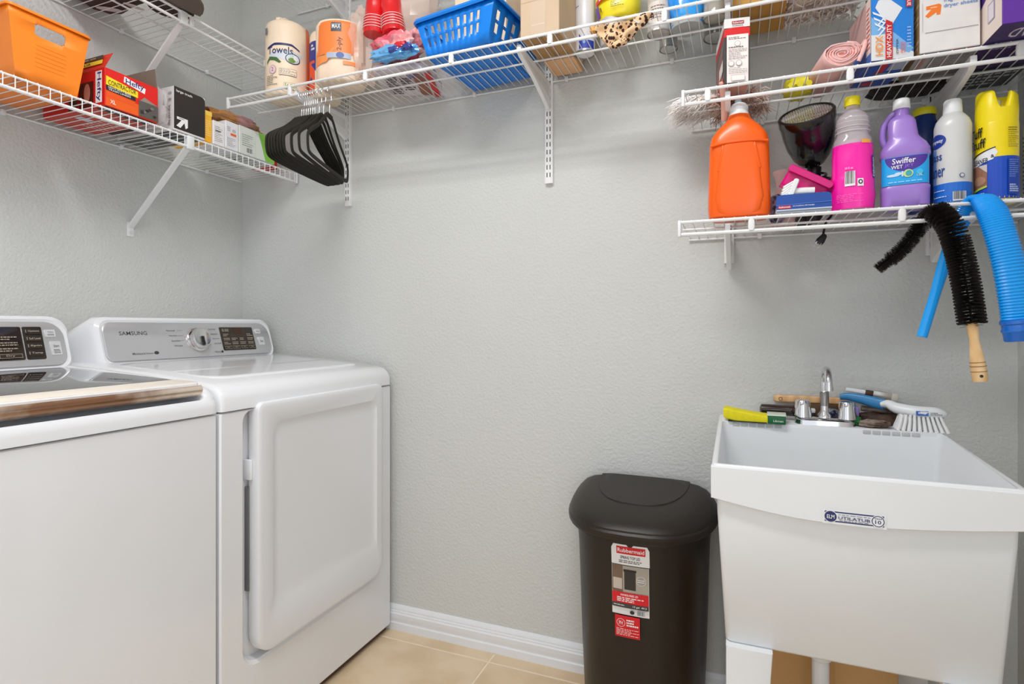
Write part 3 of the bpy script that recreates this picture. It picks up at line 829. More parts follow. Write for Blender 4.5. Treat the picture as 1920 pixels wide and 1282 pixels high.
P = Print(Bt); P.rect(.005, .005, .16, .28, (196, 62, 44)); P.rect(.03, .10, .07, .13, (210, 204, 214)); P.lines(.08, .05, .15, .2, 8, (228, 180, 170), 4); P.rect(.005, .24, .16, .28, (44, 40, 38)); P.done(b, 'box_bottom_print')
def flap(parent, p, mat, name='box_flap', th=.0012, print_=None):
    bm = newbm(); p = [Vector(q) for q in p]; n_ = (p[1] - p[0]).cross(p[2] - p[0]).normalized() * th
    loft(bm, [[q for q in p], [q + n_ for q in p]]); return part(parent, name, bm, mat, smooth=False)
CARD = M((150, 134, 112), .8, var=.05, vs=40)
fl1 = flap(t, [(.0, .002, .108), (.0, .270, .108), (.004, .255, .146), (.007, -.022, .146)], M((212, 52, 30), .5))
P = Print(fplane((-.0018, .262, .108), (0, -1, 0), Vector((.006, 0, .038)).normalized(), Vector((-.038, 0, .006)).normalized()))
P.rect(.02, .012, .25, .024, (240, 214, 40)); P.text('CONTRACTOR', .05, .014, .20, .022, (50, 40, 20)); P.rect(.02, .026, .25, .038, (66, 48, 34)); P.lines(.04, .028, .22, .036, 1, (180, 150, 110), 3)
P.done(fl1, 'flap_print')
flap(t, [(.155, .004, .108), (.155, .270, .108), (.155, .245, .172), (.152, .010, .168)], M((122, 112, 98), .85), name='cardboard_flap')
FILM = M((232, 230, 230), .18, var=.02, alpha=.38, spec=.8)
t = thing('plastic_film', 'crumpled clear plastic liner spilling between the red box and the black panel box', 'plastic bag', (-1.705, 1.216, ZLs), 0)
b = newbm(); blob(b, .052, .022, .064, 4, .22, 3.0); part(t, 'film', b, FILM, angle=30)
t, b, F, Lf, Rt, Bt, Tp = carton('small_box', 'small dark brown box with an orange dot, half hidden behind clear plastic', 'box', (-1.79, 1.195, ZLs), 90, .016, .10, .112, M((58, 40, 32), .5))
P = Print(F); P.disc(.009, .080, .008, .014, (238, 120, 36)); P.done(b, 'box_print')

# up&up box: white with black front
t, b, F, Lf, Rt, Bt, Tp = carton('trash_bag_box', 'white trash bag box with a black rounded front panel and white arrow', 'box', (-1.655, 1.246, ZLs), 90, .112, .27, .140, M((226, 222, 222), .45))
P = Print(F)
P.poly(rrect(.0, .1118, .006, .1395, (.001, .001, .014, .001), 4), (46, 43, 42)); P.text('large trash', .008, .122, .064, .132, WH)
P.poly([(.010, .046), (.048, .046), (.048, .020), (.040, .014), (.036, .032), (.022, .012), (.008, .016), (.026, .038), (.010, .038)], WH)
P.rect(.016, .0415, .036, .043, (46, 43, 42)); P.done(b, 'box_print')
P = Print(Lf); n0 = .27
for yy, s in ((.118, '13'), (.098, '30')): P.disc(n0 - .018, yy, .010, .006, (196, 192, 194)); P.text(s, n0 - .023, yy - .003, n0 - .013, yy + .003, (70, 66, 70))
P.text('large trash bags', n0 - .026, .015, n0 - .012, .08, (120, 116, 120), rot=-90); P.done(b, 'box_side_print')
P = Print(Bt); P.rect(.003, .003, .109, .262, (92, 88, 84)); P.text('large trash', .02, .05, .09, .10, (200, 200, 200), rot=90); P.rect(.003, .15, .109, .262, (60, 58, 56)); P.done(b, 'box_bottom_print')
# yellow box
t, b, F, Lf, Rt, Bt, Tp = carton('small_box', 'narrow yellow orange box beside the black panel box', 'box', (-1.662, 1.360, ZLs), 90, .030, .16, .106, M((247, 176, 40), .45, rgb2=(250, 196, 60), vs=6))
P = Print(F); P.lines(.005, .02, .026, .075, 8, (255, 226, 140), 6); P.rect(.0, .090, .030, .1055, (250, 206, 90)); P.done(b, 'box_print')
# two slim white boxes
t, b, F, Lf, Rt, Bt, Tp = carton('small_box', 'slim white box with grey print next to the yellow box', 'box', (-1.658, 1.3925, ZLs), 90, .046, .12, .082, M((234, 232, 232), .5))
P = Print(F); P.lines(.006, .012, .036, .066, 9, (120, 116, 116), 2, .3); P.rect(.008, .047, .03, .050, (90, 90, 96)); P.done(b, 'box_print')
t, b, F, Lf, Rt, Bt, Tp = carton('small_box', 'slim white box with a small orange label on its front', 'box', (-1.656, 1.4405, ZLs), 90, .054, .12, .098, M((230, 228, 232), .5))
P = Print(F); P.lines(.006, .010, .040, .042, 6, (130, 126, 130), 5, .3); P.rect(.020, .050, .044, .058, (238, 104, 44)); P.disc(.034, .068, .008, .006, (190, 190, 196)); P.lines(.006, .062, .02, .08, 3, (110, 110, 116), 7, .3); P.done(b, 'box_print')
# white and green carton
t, b, F, Lf, Rt, Bt, Tp = carton('small_box', 'white carton with green end and barcode at the far end of the left shelf', 'box', (-1.655, 1.497, ZLs), 90, .165, .20, .100, M((216, 222, 214), .5))
P = Print(F); P.rect(.075, .001, .164, .0995, (132, 196, 74)); P.poly([(.075, .001), (.120, .001), (.086, .0995), (.075, .0995)], (222, 228, 220)); P.lines(.012, .03, .06, .075, 6, (140, 150, 140), 5, .3); P.barcode(.03, .006, .062, .026)
P.rect(.13, .05, .15, .07, (226, 236, 220)); P.done(b, 'box_print')
P = Print(Bt); P.rect(.01, .01, .155, .19, (196, 200, 194)); P.lines(.02, .02, .14, .18, 12, (130, 130, 130), 5, .3); P.barcode(.03, .06, .07, .12); P.done(b, 'box_bottom_print')
# brown/mauve plastic pouch on top of the small boxes
t = thing('plastic_pouch', 'mauve and tan plastic pouch lying on top of the small white boxes', 'bag', (-1.705, 1.515, ZLs + .101), 0)
b = newbm(); blob(b, .045, .11, .022, 9, .28, 2.4, 3.0); part(t, 'pouch', b, M((182, 132, 134), .22, rgb2=(170, 118, 62), vs=9, coat=.5), angle=35)
b = newbm(); tube(b, spline([(.02, .105, .016), (.03, .13, .012), (.035, .145, .003), (.03, .12, .002)], 5), .0016, 6); part(t, 'pouch_tie', b, M((226, 190, 170), .4))
t, b, F, Lf, Rt, Bt, Tp = carton('small_box', 'little red box at the far end of the left shelf, behind the black hangers', 'box', (-1.70, 1.672, ZLs), 90, .05, .09, .112, M((206, 30, 36), .45))

# ---------------- highest left shelf
t = thing('tote_bag', 'dark brown patterned bag lying on the highest left shelf', 'bag', (-1.84, 1.155, ZUs), 0)
b = newbm(); blob(b, .11, .085, .05, 12, .16, 3.2, 1.7, 36, 18); part(t, 'bag_body', b, M((72, 48, 42), .7, vs=14, rgb2=(66, 44, 38)), angle=50)
for k, (x, y, a_, b2) in enumerate(((.04, -.02, .045, .02), (-.03, .03, .03, .016), (.06, .05, .014, .02))):
    bm = newbm(); loft(bm, [[(x + a_ * math.cos(q * PI / 6), y + b2 * math.sin(q * PI / 6) + .02 * math.cos(q * PI / 6), z) for q in range(12)] for z in (-.0012, -.0002)]); part(t, 'patch', bm, M((206, 200, 198), .6))
t = thing('cap', 'grey brown baseball cap with its brim over the edge of the highest left shelf', 'cap', (-1.690, 1.262, ZUs), -14)
b = newbm(); lathe(b, [(.066, .004), (.067, .03), (.062, .06), (.045, .082), (.015, .09)], 24); part(t, 'crown', b, M((62, 54, 50), .8))
b = newbm(); loft(b, [[(.03 + (.098 + .004 * s) * max(0, math.cos(q)) , (.076) * math.sin(q), .014 - .012 * math.sin(q) ** 2 + s * .0035 - .006 * math.cos(q)) for q in [R(-90 + 15 * i) for i in range(13)]] for s in (0, 1)]); part(t, 'brim', b, M((108, 98, 90), .8), angle=30)

# ---------------- long back shelf
CREAM = M((250, 228, 200), .45, var=.02, vs=12)
t = thing('paper_towel_roll', 'tall wrapped paper towel roll at the left end of the back shelf', 'paper towels', (-1.534, 1.600, ZBs), 33)
pr = [(0, .066, .066), (.006, .0725, .0725), (.02, .074, .074), (.245, .074, .074), (.262, .071, .071), (.272, .058, .058), (.274, .03, .03)]
b = newbm(); bottle(b, pr, 32); part(t, 'towel_roll', b, CREAM, angle=50)
b = newbm(); blob(b, .022, .02, .008, 3, .3); bmesh.ops.translate(b, vec=(-.01, -.03, .270), verts=b.verts); part(t, 'wrapper_knot', b, CREAM)
P = Print(fprof(pr, r0=.074)); NVY = (30, 42, 104)
P.poly([(-.050 + .0, .150), (.03, .156), (.066, .150), (.070, .142), (.03, .118), (-.05, .128)], (214, 220, 228))
P.poly([(-.062, .168), (-.03, .180), (.03, .180), (.058, .166), (.060, .160), (.03, .172), (-.03, .172), (-.062, .160)], NVY)
P.text('Towels', -.058, .142, .034, .168, NVY); P.poly([(-.064, .118), (-.05, .134), (-.02, .128), (-.005, .112), (-.012, .108), (-.03, .118), (-.05, .122), (-.064, .108)], (70, 110, 60))
P.disc(.034, .128, .026, .019, NVY); P.disc(.034, .128, .023, .016, (206, 218, 214)); P.disc(.030, .122, .012, .009, (110, 150, 60)); P.disc(.044, .132, .009, .009, (236, 238, 240))
P.disc(-.036, .086, .014, .016, (208, 168, 180)); P.disc(-.036, .086, .011, .013, (236, 214, 216)); P.text('2', -.040, .08, -.032, .094, (190, 70, 90))
P.rect(-.012, .066, .046, .090, (120, 110, 100)); P.rect(-.011, .067, .045, .089, (250, 230, 204)); P.lines(-.009, .069, .043, .088, 4, (90, 84, 78), 8, .35)
P.lines(-.062, .030, -.018, .066, 6, (96, 90, 84), 3, .4); P.rect(.004, .018, .046, .040, (120, 110, 80)); P.rect(.005, .019, .045, .039, (246, 236, 196)); P.text('56', .007, .021, .020, .037, (90, 96, 60)); P.lines(.024, .021, .044, .037, 3, (140, 130, 110), 6)
P.rect(-.072, .215, -.058, .238, (120, 126, 136)); P.rect(.090, .004, .125, .262, (244, 120, 70))
P.done(t, 'wrapper_print')
t = thing('paper_towel_roll', 'narrow paper towel roll with blue and orange wrapper, second from the left end', 'paper towels', (-1.405, 1.655, ZBs), 0)
pr = [(0, .05, .05), (.006, .055, .055), (.225, .055, .055), (.238, .05, .05), (.242, .02, .02)]
b = newbm(); bottle(b, pr, 28); part(t, 'towel_roll', b, CREAM, angle=50)
P = Print(fprof(pr, r0=.055)); P.rect(-.052, .12, .004, .200, (56, 58, 142)); P.lines(-.020, .165, -.002, .190, 2, WH, 3, .6); P.rect(-.052, .01, .0, .13, (236, 84, 44)); P.poly([(-.02, .12), (.004, .12), (.004, .09)], (56, 58, 142)); P.disc(-.02, .06, .008, .012, (40, 60, 120)); P.done(t, 'wrapper_print')
t = thing('paper_towel_pack', 'orange and cream wrapped paper pack left of the clear bag of red cups', 'paper pack', (-1.272, 1.578, ZBs), 18)
pr = [(0, .072, .060, 2.6), (.008, .080, .068, 2.6), (.19, .080, .068, 2.3), (.205, .072, .062, 2.2), (.210, .04, .04, 2.1)]
b = newbm(); bottle(b, pr, 32)
for v in b.verts:
    k = noise.noise(v.co * 22) * .006; v.co.x += k; v.co.y += k
part(t, 'pack', b, M((252, 226, 200), .3, coat=.3), angle=50)
P = Print(fprof([(z, a_ + .003, b2 + .004, e_) for z, a_, b2, e_ in pr], e=2.0)); OO = (250, 132, 60)
f0 = fprof([(z, a_ + .0045, b2 + .006) for z, a_, b2, e_ in pr], r0=.078)
P = Print(f0, .006)
P.rect(-.075, .085, .075, .196, OO); P.poly([(-.075, .086), (-.03, .08), (.01, .11), (-.02, .06), (-.075, .05)], (252, 150, 80)); P.rect(-.006, .158, .026, .188, (66, 70, 78)); P.text('MAX', -.003, .168, .023, .184, (220, 224, 228))
P.text('2-ply', .012, .095, .030, .14, (96, 66, 40), rot=90); P.rect(-.02, .070, .055, .088, (176, 186, 204)); P.disc(.022, .079, .012, .010, (70, 96, 160)); P.rect(.03, .05, .09, .062, (250, 150, 90)); P.done(t, 'wrapper_print')

# clear bag with red cup stacks
t = thing('cup_bag', 'clear plastic bag holding stacks of red cups left of the blue basket', 'plastic bag', (-1.055, 1.63, ZBs + .080), 0)
BAGM = M((252, 226, 210), .22, var=.03, alpha=.36, spec=.8)
b = newbm(); blob(b, .125, .075, .16, 21, .2, 2.6, 2.0, 40, 24); part(t, 'clear_bag', b, BAGM, angle=25)
REDP = M((216, 12, 22), .22, var=.03, coat=.4)
for k, (x, y, z, tilt) in enumerate(((-.058, -.080, .070, 4), (.014, -.078, .062, -5))):
    bm = newbm(); pf = []
    zz = 0
    for q in range(5): pf += [(.0370 - .0004 * q, zz), (.0385 - .0004 * q, zz + .003), (.0365 - .0004 * q, zz + .006)]; zz += .009
    pf = [(.036, -.012)] + pf + [(.034, zz + .03), (.027, zz + .13), (.025, zz + .135)]
    lathe(bm, pf, 26); bmesh.ops.rotate(bm, cent=(0, 0, 0), matrix=Matrix.Rotation(R(tilt), 3, 'Y'), verts=bm.verts); bmesh.ops.translate(bm, vec=(x, y, z), verts=bm.verts)
    cs = part(t, 'cup_stack', bm, REDP, angle=35)
    for q in range(5):
        bm = newbm(); tube(bm, [((.0388 - .0004 * q) * math.cos(2 * PI * i / 24), (.0388 - .0004 * q) * math.sin(2 * PI * i / 24), .003 + q * .009) for i in range(25)], .0011, 5, cap=False)
        bmesh.ops.rotate(bm, cent=(0, 0, 0), matrix=Matrix.Rotation(R(tilt), 3, 'Y'), verts=bm.verts); bmesh.ops.translate(bm, vec=(x, y, z), verts=bm.verts); part(cs, 'cup_rim', bm, flat((245, 225, 225), .3))
b = newbm(); blob(b, .050, .060, .125, 23, .28, 2.4, 2.6, 32, 24); bmesh.ops.translate(b, vec=(-.130, -.035, -.075), verts=b.verts); part(t, 'bag_drape', b, BAGM, angle=25)
t = thing('plastic_bag', 'crumpled pink and red plastic bag below the red cups', 'plastic bag', (-1.03, 1.565, ZBs + .038), 0)
b = newbm(); blob(b, .085, .052, .046, 31, .42, 2.2, 3.2, 40, 20); part(t, 'bag', b, M((240, 96, 118), .22, vs=9, rgb2=(252, 196, 190), coat=.4), angle=25)
t = thing('plate_pack', 'flat printed pack of plates in clear grey plastic lying under the pink bag', 'plate pack', (-1.042, 1.648, ZBs), 18)
b = newbm(); blob(b, .105, .110, .017, 41, .08, 4.5, 1.8, 40, 12); part(t, 'pack', b, M((222, 212, 218), .25, rgb2=(196, 180, 186), vs=7, coat=.4), angle=30)
P = Print(fplane((-.10, .10, .0), (1, 0, 0), (0, -1, 0), (0, 0, -1)))
P.rect(.172, .0, .192, .19, (206, 40, 34)); P.rect(.128, .02, .165, .18, (150, 92, 66)); P.lines(.03, .03, .07, .17, 9, (60, 54, 66), 7, .5); P.lines(.08, .06, .12, .16, 6, (70, 60, 70), 5, .5); P.lines(.11, .155, .16, .185, 3, (70, 90, 170), 3); P.done(t, 'pack_print')
t = thing('snack_bag', 'light blue and red foil bag squeezed between the pink bag and blue basket', 'bag', (-1.015, 1.518, ZBs + .026), 0)
b = newbm(); blob(b, .082, .022, .022, 52, .36, 2.6, 3.4, 40, 18); part(t, 'foil', b, M((112, 184, 236), .16, .2, vs=10, rgb2=(92, 168, 228), coat=.5), angle=25)
for (x, z, sx_, m_) in ((.035, .022, .022, (214, 34, 46)), (.058, .012, .018, (44, 60, 140)), (.012, .012, .02, (56, 74, 150))):
    b = newbm(); blob(b, sx_, .010, .010, int(sx_ * 1000), .35); bmesh.ops.translate(b, vec=(x, -.018, z), verts=b.verts); part(t, 'foil_patch', b, M(m_, .18, .1, coat=.5))

# blue basket
t = thing('plastic_basket', 'blue plastic basket with rows of slots in the middle of the back shelf', 'basket', (-.762, 1.628, ZBs), -8)
BLU = M((0, 124, 222), .3, var=.04, vs=8)
bw, bd, th_, hh = .108, .130, .036, .118     # half widths bottom, flare, height
def bk(side):
    def f(u, v):
        x, y = bw + th_ * .95 * v, bd + .018 * v
        if side == 'f': return (-x + 2 * x * u, -y, v * hh)
        if side == 'b': return (x - 2 * x * u, y, v * hh)
        if side == 'r': return (x * 1.0, -y + 2 * y * u, v * hh)
        return (-x, y - 2 * y * u, v * hh)
    return f
def slots(n_, m0, m1):
    us = [0, m0]; span = (m1 - m0) / n_
    for k in range(n_): us += [m0 + span * (k + .42), m0 + span * (k + 1)]
    return us + [1]
bm = newbm()
vs_ = [0, .30, .52, .59, .80, 1]
for s in 'frbl':
    n_ = 9 if s in 'fb' else 5
    us = slots(n_, .08, .89 if s in 'fb' else .86)
    hs = {(1 + 2 * k, j) for k in range(n_) for j in (1, 3)}
    grid_panel(bm, bk(s), us, vs_, hs)
part(t, 'basket_wall', bm, BLU, solid=.0025, angle=50)
bm = newbm(); loft(bm, [[(x, y, z) for x, y in rrect(-bw, bw, -bd, bd, .006, 3)] for z in (0, .0025)])
part(t, 'basket_floor', bm, BLU)
bm = newbm(); x, y = bw + th_ * .95, bd + .018
loft(bm, [[(p, q, hh + dz) for p, q in rrect(-x - a_, x + a_, -y - a_, y + a_, .02, 5)] for a_, dz in ((.0, -.003), (.009, -.010), (.012, -.004), (.009, .004), (-.002, .004), (-.003, 0))], cap0=False, cap1=False)
part(t, 'basket_rim', bm, BLU)
t, b, F, Lf, Rt, Bt, Tp = carton('shoe_box', 'cream cardboard box standing inside the blue basket', 'box', (-.862, 1.640, ZBs + .004), -8, .195, .10, .34, M((244, 222, 192), .6))
# cartons right of basket
KR = M((198, 174, 146), .75, var=.04, vs=10)
t, b, F, Lf, Rt, Bt, Tp = carton('cardboard_box', 'plain tan cardboard box between the blue basket and the white bottle', 'box', (-.578, 1.502, ZBs), -3, .118, .15, .225, KR)
P = Print(F); P.rect(.0, .100, .118, .1008, (150, 128, 104)); P.rect(.03, .0, .078, .099, (190, 166, 140)); P.rect(.035, .030, .075, .0312, (224, 210, 190)); P.done(b, 'tape')
P = Print(Bt); P.rect(.004, .004, .114, .146, (176, 134, 78)); P.rect(.055, .0, .062, .15, (146, 108, 60)); P.rect(.02, .1, .04, .104, (120, 80, 40)); P.done(b, 'box_bottom')
t, b, F, Lf, Rt, Bt, Tp = carton('cardboard_box', 'peach coloured cardboard box behind the tan box', 'box', (-.562, 1.66, ZBs), 0, .098, .11, .27, M((232, 184, 138), .7))
P = Print(Rt); P.rect(.01, .03, .06, .1, (236, 226, 214)); P.lines(.014, .035, .056, .095, 6, (120, 110, 104), 5, .3); P.done(b, 'shipping_label')
# white bottle with blue graphics
def cyl_thing(name, label, cat, loc, rz, prof, mat, n=28, e=2.0, pname='can', **k):
    t = thing(name, label, cat, loc, rz)
    b = newbm(); bottle(b, prof, n, e); p_ = part(t, pname, b, mat, angle=40, **k)
    return t, p_
GREYB = M((176, 176, 174), .3, .6)
pr = [(0, .024, .024), (.003, .029, .029), (.006, .030, .030), (.24, .030, .030), (.25, .026, .026)]
t, b = cyl_thing('spray_can', 'white can with blue mark and measuring print beside the tan box', 'spray can', (-.428, 1.660, ZBs), -15, pr, M((228, 228, 232), .3))
P = Print(fprof(pr, r0=.030)); P.poly([(-.004, .006), (.045, .006), (.045, .03), (.01, .03), (-.004, .052)], (40, 62, 170)); P.rect(-.028, .135, -.005, .137, (60, 80, 150)); P.lines(-.030, .05, -.022, .13, 18, (120, 126, 150), 5, .3); P.disc(.012, .025, .004, .006, (120, 160, 220)); P.done(t, 'can_print')
part(t, 'base_ring', lathe(newbm(), [(.0305, 0), (.0305, .004), (.027, .004), (.027, 0)], 28, cap0=False, cap1=False), GREYB)
# yellow pouch
t = thing('wipes_pouch', 'yellow pouch with red band and purple edge in the middle of the back shelf', 'pouch', (-.325, 1.650, ZBs), -12)
pr = [(.070, .044, .040, 2.2), (.076, .056, .044, 2.3), (.10, .064, .048, 2.4), (.18, .072, .042, 2.4), (.24, .068, .025, 2.4), (.26, .066, .008, 2.4)]
b = newbm(); bottle(b, pr, 36)
for v in b.verts:
    v.co += Vector((0, 1, 0)) * noise.noise(v.co * 24) * .006
part(t, 'pouch', b, M((246, 228, 40), .3, coat=.3), angle=60)
P = Print(fprof([(z, a_ + .002, b2 + .008) for z, a_, b2, e_ in pr], r0=.068), .005)
P.rect(-.072, .078, -.048, .115, (108, 58, 160)); P.poly([(-.07, .118), (-.02, .124), (.04, .120), (.075, .108), (.075, .122), (.04, .134), (-.02, .138), (-.07, .132)], (222, 40, 36)); P.lines(-.045, .124, .045, .131, 1, WH, 4, .6); P.lines(-.02, .140, .04, .152, 1, (90, 70, 30), 5, .5); P.lines(.0, .090, .04, .108, 4, (120, 104, 30), 3, .4); P.rect(-.040, .090, -.034, .102, (120, 100, 40)); P.done(t, 'pouch_print')
part(t, 'pouch_base', lathe(newbm(), [(.034, .0), (.038, .003), (.044, .07), (.042, .078)], 28, -.015, 0), M((186, 184, 184), .35))
t, b, F, Lf, Rt, Bt, Tp = carton('small_box', 'tiny orange label box at the foot of the yellow pouch', 'box', (-.383, 1.535, ZBs), 0, .040, .03, .020, M((246, 160, 50), .5))
P = Print(F); P.text('48', .012, .004, .026, .016, (110, 60, 20)); P.done(b, 'box_print')
# leopard cloth draped over the front rails
LEO = M((226, 186, 144), .85, vs=95, rgb2=(60, 34, 22), kind='vor', bump=.2)
for n_ in LEO.node_tree.nodes:
    if n_.type == 'VALTORGB':
        e_ = n_.color_ramp.elements; e_[0].position = .40; e_[0].color = (lin(58), lin(32), lin(20), 1); e_[1].position = .50; e_[1].color = (lin(230), lin(192), lin(150), 1)
t = thing('leopard_cloth', 'leopard print cloth draped over the front rail of the back shelf', 'cloth', (-.288, YS, SB - .038), 0)
bm = newbm(); NU, NV_ = 24, 14
def leo(u, v):
    wd = .060 * (1 - .62 * max(0, v - .30) / .70); x = (u - .5) * 2 * wd - .004 + (.030 if u > .5 else 0) * (1 - v) * (u - .5) * 2
    z = .026 + (u - .5) * .006 - v * .064 + .004 * math.sin(u * 9)
    y = -.012 - .006 * math.sin(u * 14 + v * 5) - .004 * math.sin(v * 12)
    if v < .12: y += (.12 - v) * .25
    return (x, y, z)
grid_panel(bm, leo, [i / NU for i in range(NU + 1)], [i / NV_ for i in range(NV_ + 1)]); part(t, 'cloth', bm, LEO, solid=.006, angle=70)
b = newbm(); tube(b, spline([(.016, -.014, -.034), (.004, -.022, -.040), (-.010, -.022, -.044), (-.018, -.012, -.038)], 5), .009, 10); part(t, 'cloth_roll', b, LEO)
b = newbm(); tube(b, spline([(.04, -.02, .012), (.052, -.018, .004), (.054, -.012, .018), (.046, -.012, .026)], 5), .0022, 6); part(t, 'cloth_loop', b, M((200, 200, 200), .4))
# tin cans / jar / blue bag
def tin(label, x, y, r_, h, m_, cat='can', name='tin_can'):
    pr = [(0, r_ * .86, r_ * .86), (.001, r_ * .9, r_ * .9), (.0035, r_, r_), (h - .004, r_, r_), (h, r_ * .9, r_ * .9)]
    t, b = cyl_thing(name, label, cat, (x, y, ZBs), 0, pr, m_)
    part(t, 'base_ring', lathe(newbm(), [(r_ * 1.02, 0), (r_ * 1.02, .004), (r_ * .93, .0045), (r_ * .93, .001)], 28, cap0=False, cap1=False), GREYB)
    return t, pr
t, pr = tin('grey tin with a pale label just right of the leopard cloth', -.205, 1.625, .032, .10, M((188, 182, 176), .4))
P = Print(fprof(pr, r0=.032)); P.rect(-.03, .02, .03, .08, (214, 204, 196)); P.lines(-.02, .03, .02, .07, 5, (130, 100, 90), 4); P.done(t, 'can_label')
tin('lower grey tin at the back of the shelf behind the leopard cloth', -.19, 1.725, .026, .08, M((190, 190, 188), .35, .3))
t = thing('blue_pouch', 'bright blue plastic pouch on the back shelf between the tins', 'pouch', (-.128, 1.625, ZBs), 0)
pr = [(0, .040, .036, 2.2), (.006, .044, .040, 2.2), (.03, .046, .042), (.1, .060, .045), (.2, .07, .04), (.23, .066, .02)]
b = newbm(); bottle(b, pr, 36)
for v in b.verts:
    if v.co.z > .012: v.co += Vector((1, 1, 0)) * noise.noise(v.co * 30) * .008
part(t, 'pouch', b, M((26, 142, 232), .2, vs=12, rgb2=(44, 160, 240), coat=.4), angle=40)
part(t, 'pouch_base', lathe(newbm(), [(.043, -.0006), (.045, .018)], 28), M((170, 174, 176), .35))
t, pr = tin('short glass jar with a grey lid behind the right end of the blue pouch', -.055, 1.60, .030, .055, M((206, 200, 186), .08, alpha=.55, coat=.5), 'jar', 'glass_jar')
part(t, 'jar_content', lathe(newbm(), [(.026, .003), (.026, .03)], 24), M((120, 108, 90), .5)); part(t, 'jar_lid', lathe(newbm(), [(.031, .055), (.031, .066), (.029, .068)], 28), GREYB)
tin('large grey tin at the back of the shelf behind the glass jar', -.052, 1.705, .038, .11, M((180, 180, 178), .3, .4))
t, b, F, Lf, Rt, Bt, Tp = carton('cardboard_box', 'amber brown cardboard box above the white and red floor tool box', 'box', (-.012, 1.555, ZBs), 0, .130, .17, .20, M((196, 146, 72), .7))
P = Print(Bt); P.rect(.0, .078, .13, .084, (150, 104, 44)); P.done(b, 'box_tape')
t, b, F, Lf, Rt, Bt, Tp = carton('small_box', 'small white printed box in front of the amber box', 'box', (-.030, 1.515, ZBs), 0, .020, .035, .16, M((226, 222, 222), .5))
P = Print(F); P.lines(.002, .01, .018, .05, 8, (50, 50, 60), 5); P.done(b, 'box_print')
# mop heads / shaggy cloths
def shag(parent, name, mat, n_, fpos, len_, rad, seed=1, droop=.4):
    rr = random.Random(seed); bm = newbm()
    for _ in range(n_):
        p, d = fpos(rr)
        p = Vector(p); d = Vector(d).normalized(); l = len_ * rr.uniform(.6, 1.2)
        m_ = p + d * l * .55 + Vector((rr.uniform(-1, 1), rr.uniform(-1, 1), rr.uniform(-1, .4))) * l * .15
        e_ = p + d * l + Vector((rr.uniform(-1, 1), rr.uniform(-1, 1), -droop * 2 * rr.random())) * l * .3
        tube(bm, [p, m_, e_], rad, 3, rad=[rad, rad, rad * .55])
    return part(parent, name, bm, mat, stuff=True)
MOP = M((244, 236, 230), .9, vs=30, rgb2=(222, 206, 198))
t = thing('cotton_mop_head', 'off white cotton mop head on the back shelf above the pink roll', 'mop head', (.200, 1.63, ZBs + .010), 0)
b = newbm(); blob(b, .090, .115, .035, 61, .16, 3.2, 2.4, 36, 16); part(t, 'mop_pad', b, MOP)
shag(t, 'mop_strands', MOP, 1100, lambda r_: ((r_.uniform(-.085, .09), r_.uniform(-.10, .11), r_.uniform(-.004, .05)), (r_.uniform(-1, 1), r_.uniform(-1, 1), -.22)), .022, .0024, 5, .25)
t = thing('cleaning_cloth', 'pale lilac cleaning cloth beside the amber box on the back shelf', 'cloth', (.135, 1.57, ZBs), 0)
b = newbm(); blob(b, .018, .05, .05, 66, .2); part(t, 'cloth', b, M((214, 204, 220), .9, bump=.3), angle=60)
t = thing('cleaning_cloth', 'folded grey striped rug lying right of the cotton mop head', 'cloth', (.40, 1.64, ZBs), 0)
b = newbm(); blob(b, .09, .12, .03, 71, .08, 4); part(t, 'cloth', b, M((206, 200, 194), .9, kind='wood', vs=26, rgb2=(180, 172, 164), bump=.3), angle=60)
t = thing('cleaning_cloth', 'small lime green cloth tucked at the right end of the back shelf', 'cloth', (.505, 1.56, ZBs), 0)
b = newbm(); blob(b, .016, .06, .02, 76, .12); part(t, 'cloth', b, M((158, 190, 60), .9, bump=.3), angle=60)

# ---------------- hangers
HM = M((34, 30, 22), .75, var=.1, bump=.3, bs=600)
def hanger(label, x, y, rz, tilt, first=None):
    if first is None:
        t = thing('clothes_hanger', label, 'hanger', (0, 0, 0), 0, 'black velvet hangers on the back shelf rail')
        b = newbm()
        W_ = .192
        half = [(.016, -.090), (.036, -.096), (.062, -.118), (.105, -.150), (.150, -.176), (W_ - .012, -.196), (W_, -.212), (W_ - .002, -.244), (W_ - .016, -.258), (.12, -.262)]
        out = spline([(0, -y, z) for y, z in half] + [(0, 0, -.263)] + [(0, y, z) for y, z in half[::-1]] + [(0, -.016, -.090)], 4)
        tube(b, out, .0074, 8, flatf=.40, up=(0, 0, 1), cap=False)
        part(t, 'frame', b, HM)
        b = newbm(); box(b, -.004, .004, -.024, .024, -.096, -.080, .003); part(t, 'shoulder', b, HM)
        b = newbm(); pts = [(0, 0, -.084), (0, 0, -.055), (0, .004, -.045), (0, .016, -.034), (0, .0185, -.018)] + [(0, .0185 * math.cos(a_), -.018 + .0185 * math.sin(a_) + .006) for a_ in [R(q) for q in range(0, 200, 20)]]
        tube(b, spline(pts, 3), .0016, 8, up=(1, 0, 0)); part(t, 'hook', b, M((205, 205, 205), .3, .85))
    else:
        t = first.copy(); COL.objects.link(t); t['label'] = label
        for c in first.children: q = c.copy(); COL.objects.link(q); q.parent = t
    t.location = (x, y, SB - .034 + .0048 - .0008 - .008 - .0016 + .0008); t.rotation_euler = (R(tilt), 0, R(rz))
    return t
h0 = None
HX = [-1.366, -1.357, -1.347, -1.338, -1.329, -1.319, -1.310, -1.292, -1.274, -1.250]
LAB = ['leftmost black hanger on the rail, at the near end of the bunch'] + ['black velvet hanger packed in the bunch on the back shelf rail'] * 8 + ['rightmost black hanger, hanging slightly apart from the bunch']
rr = random.Random(4)
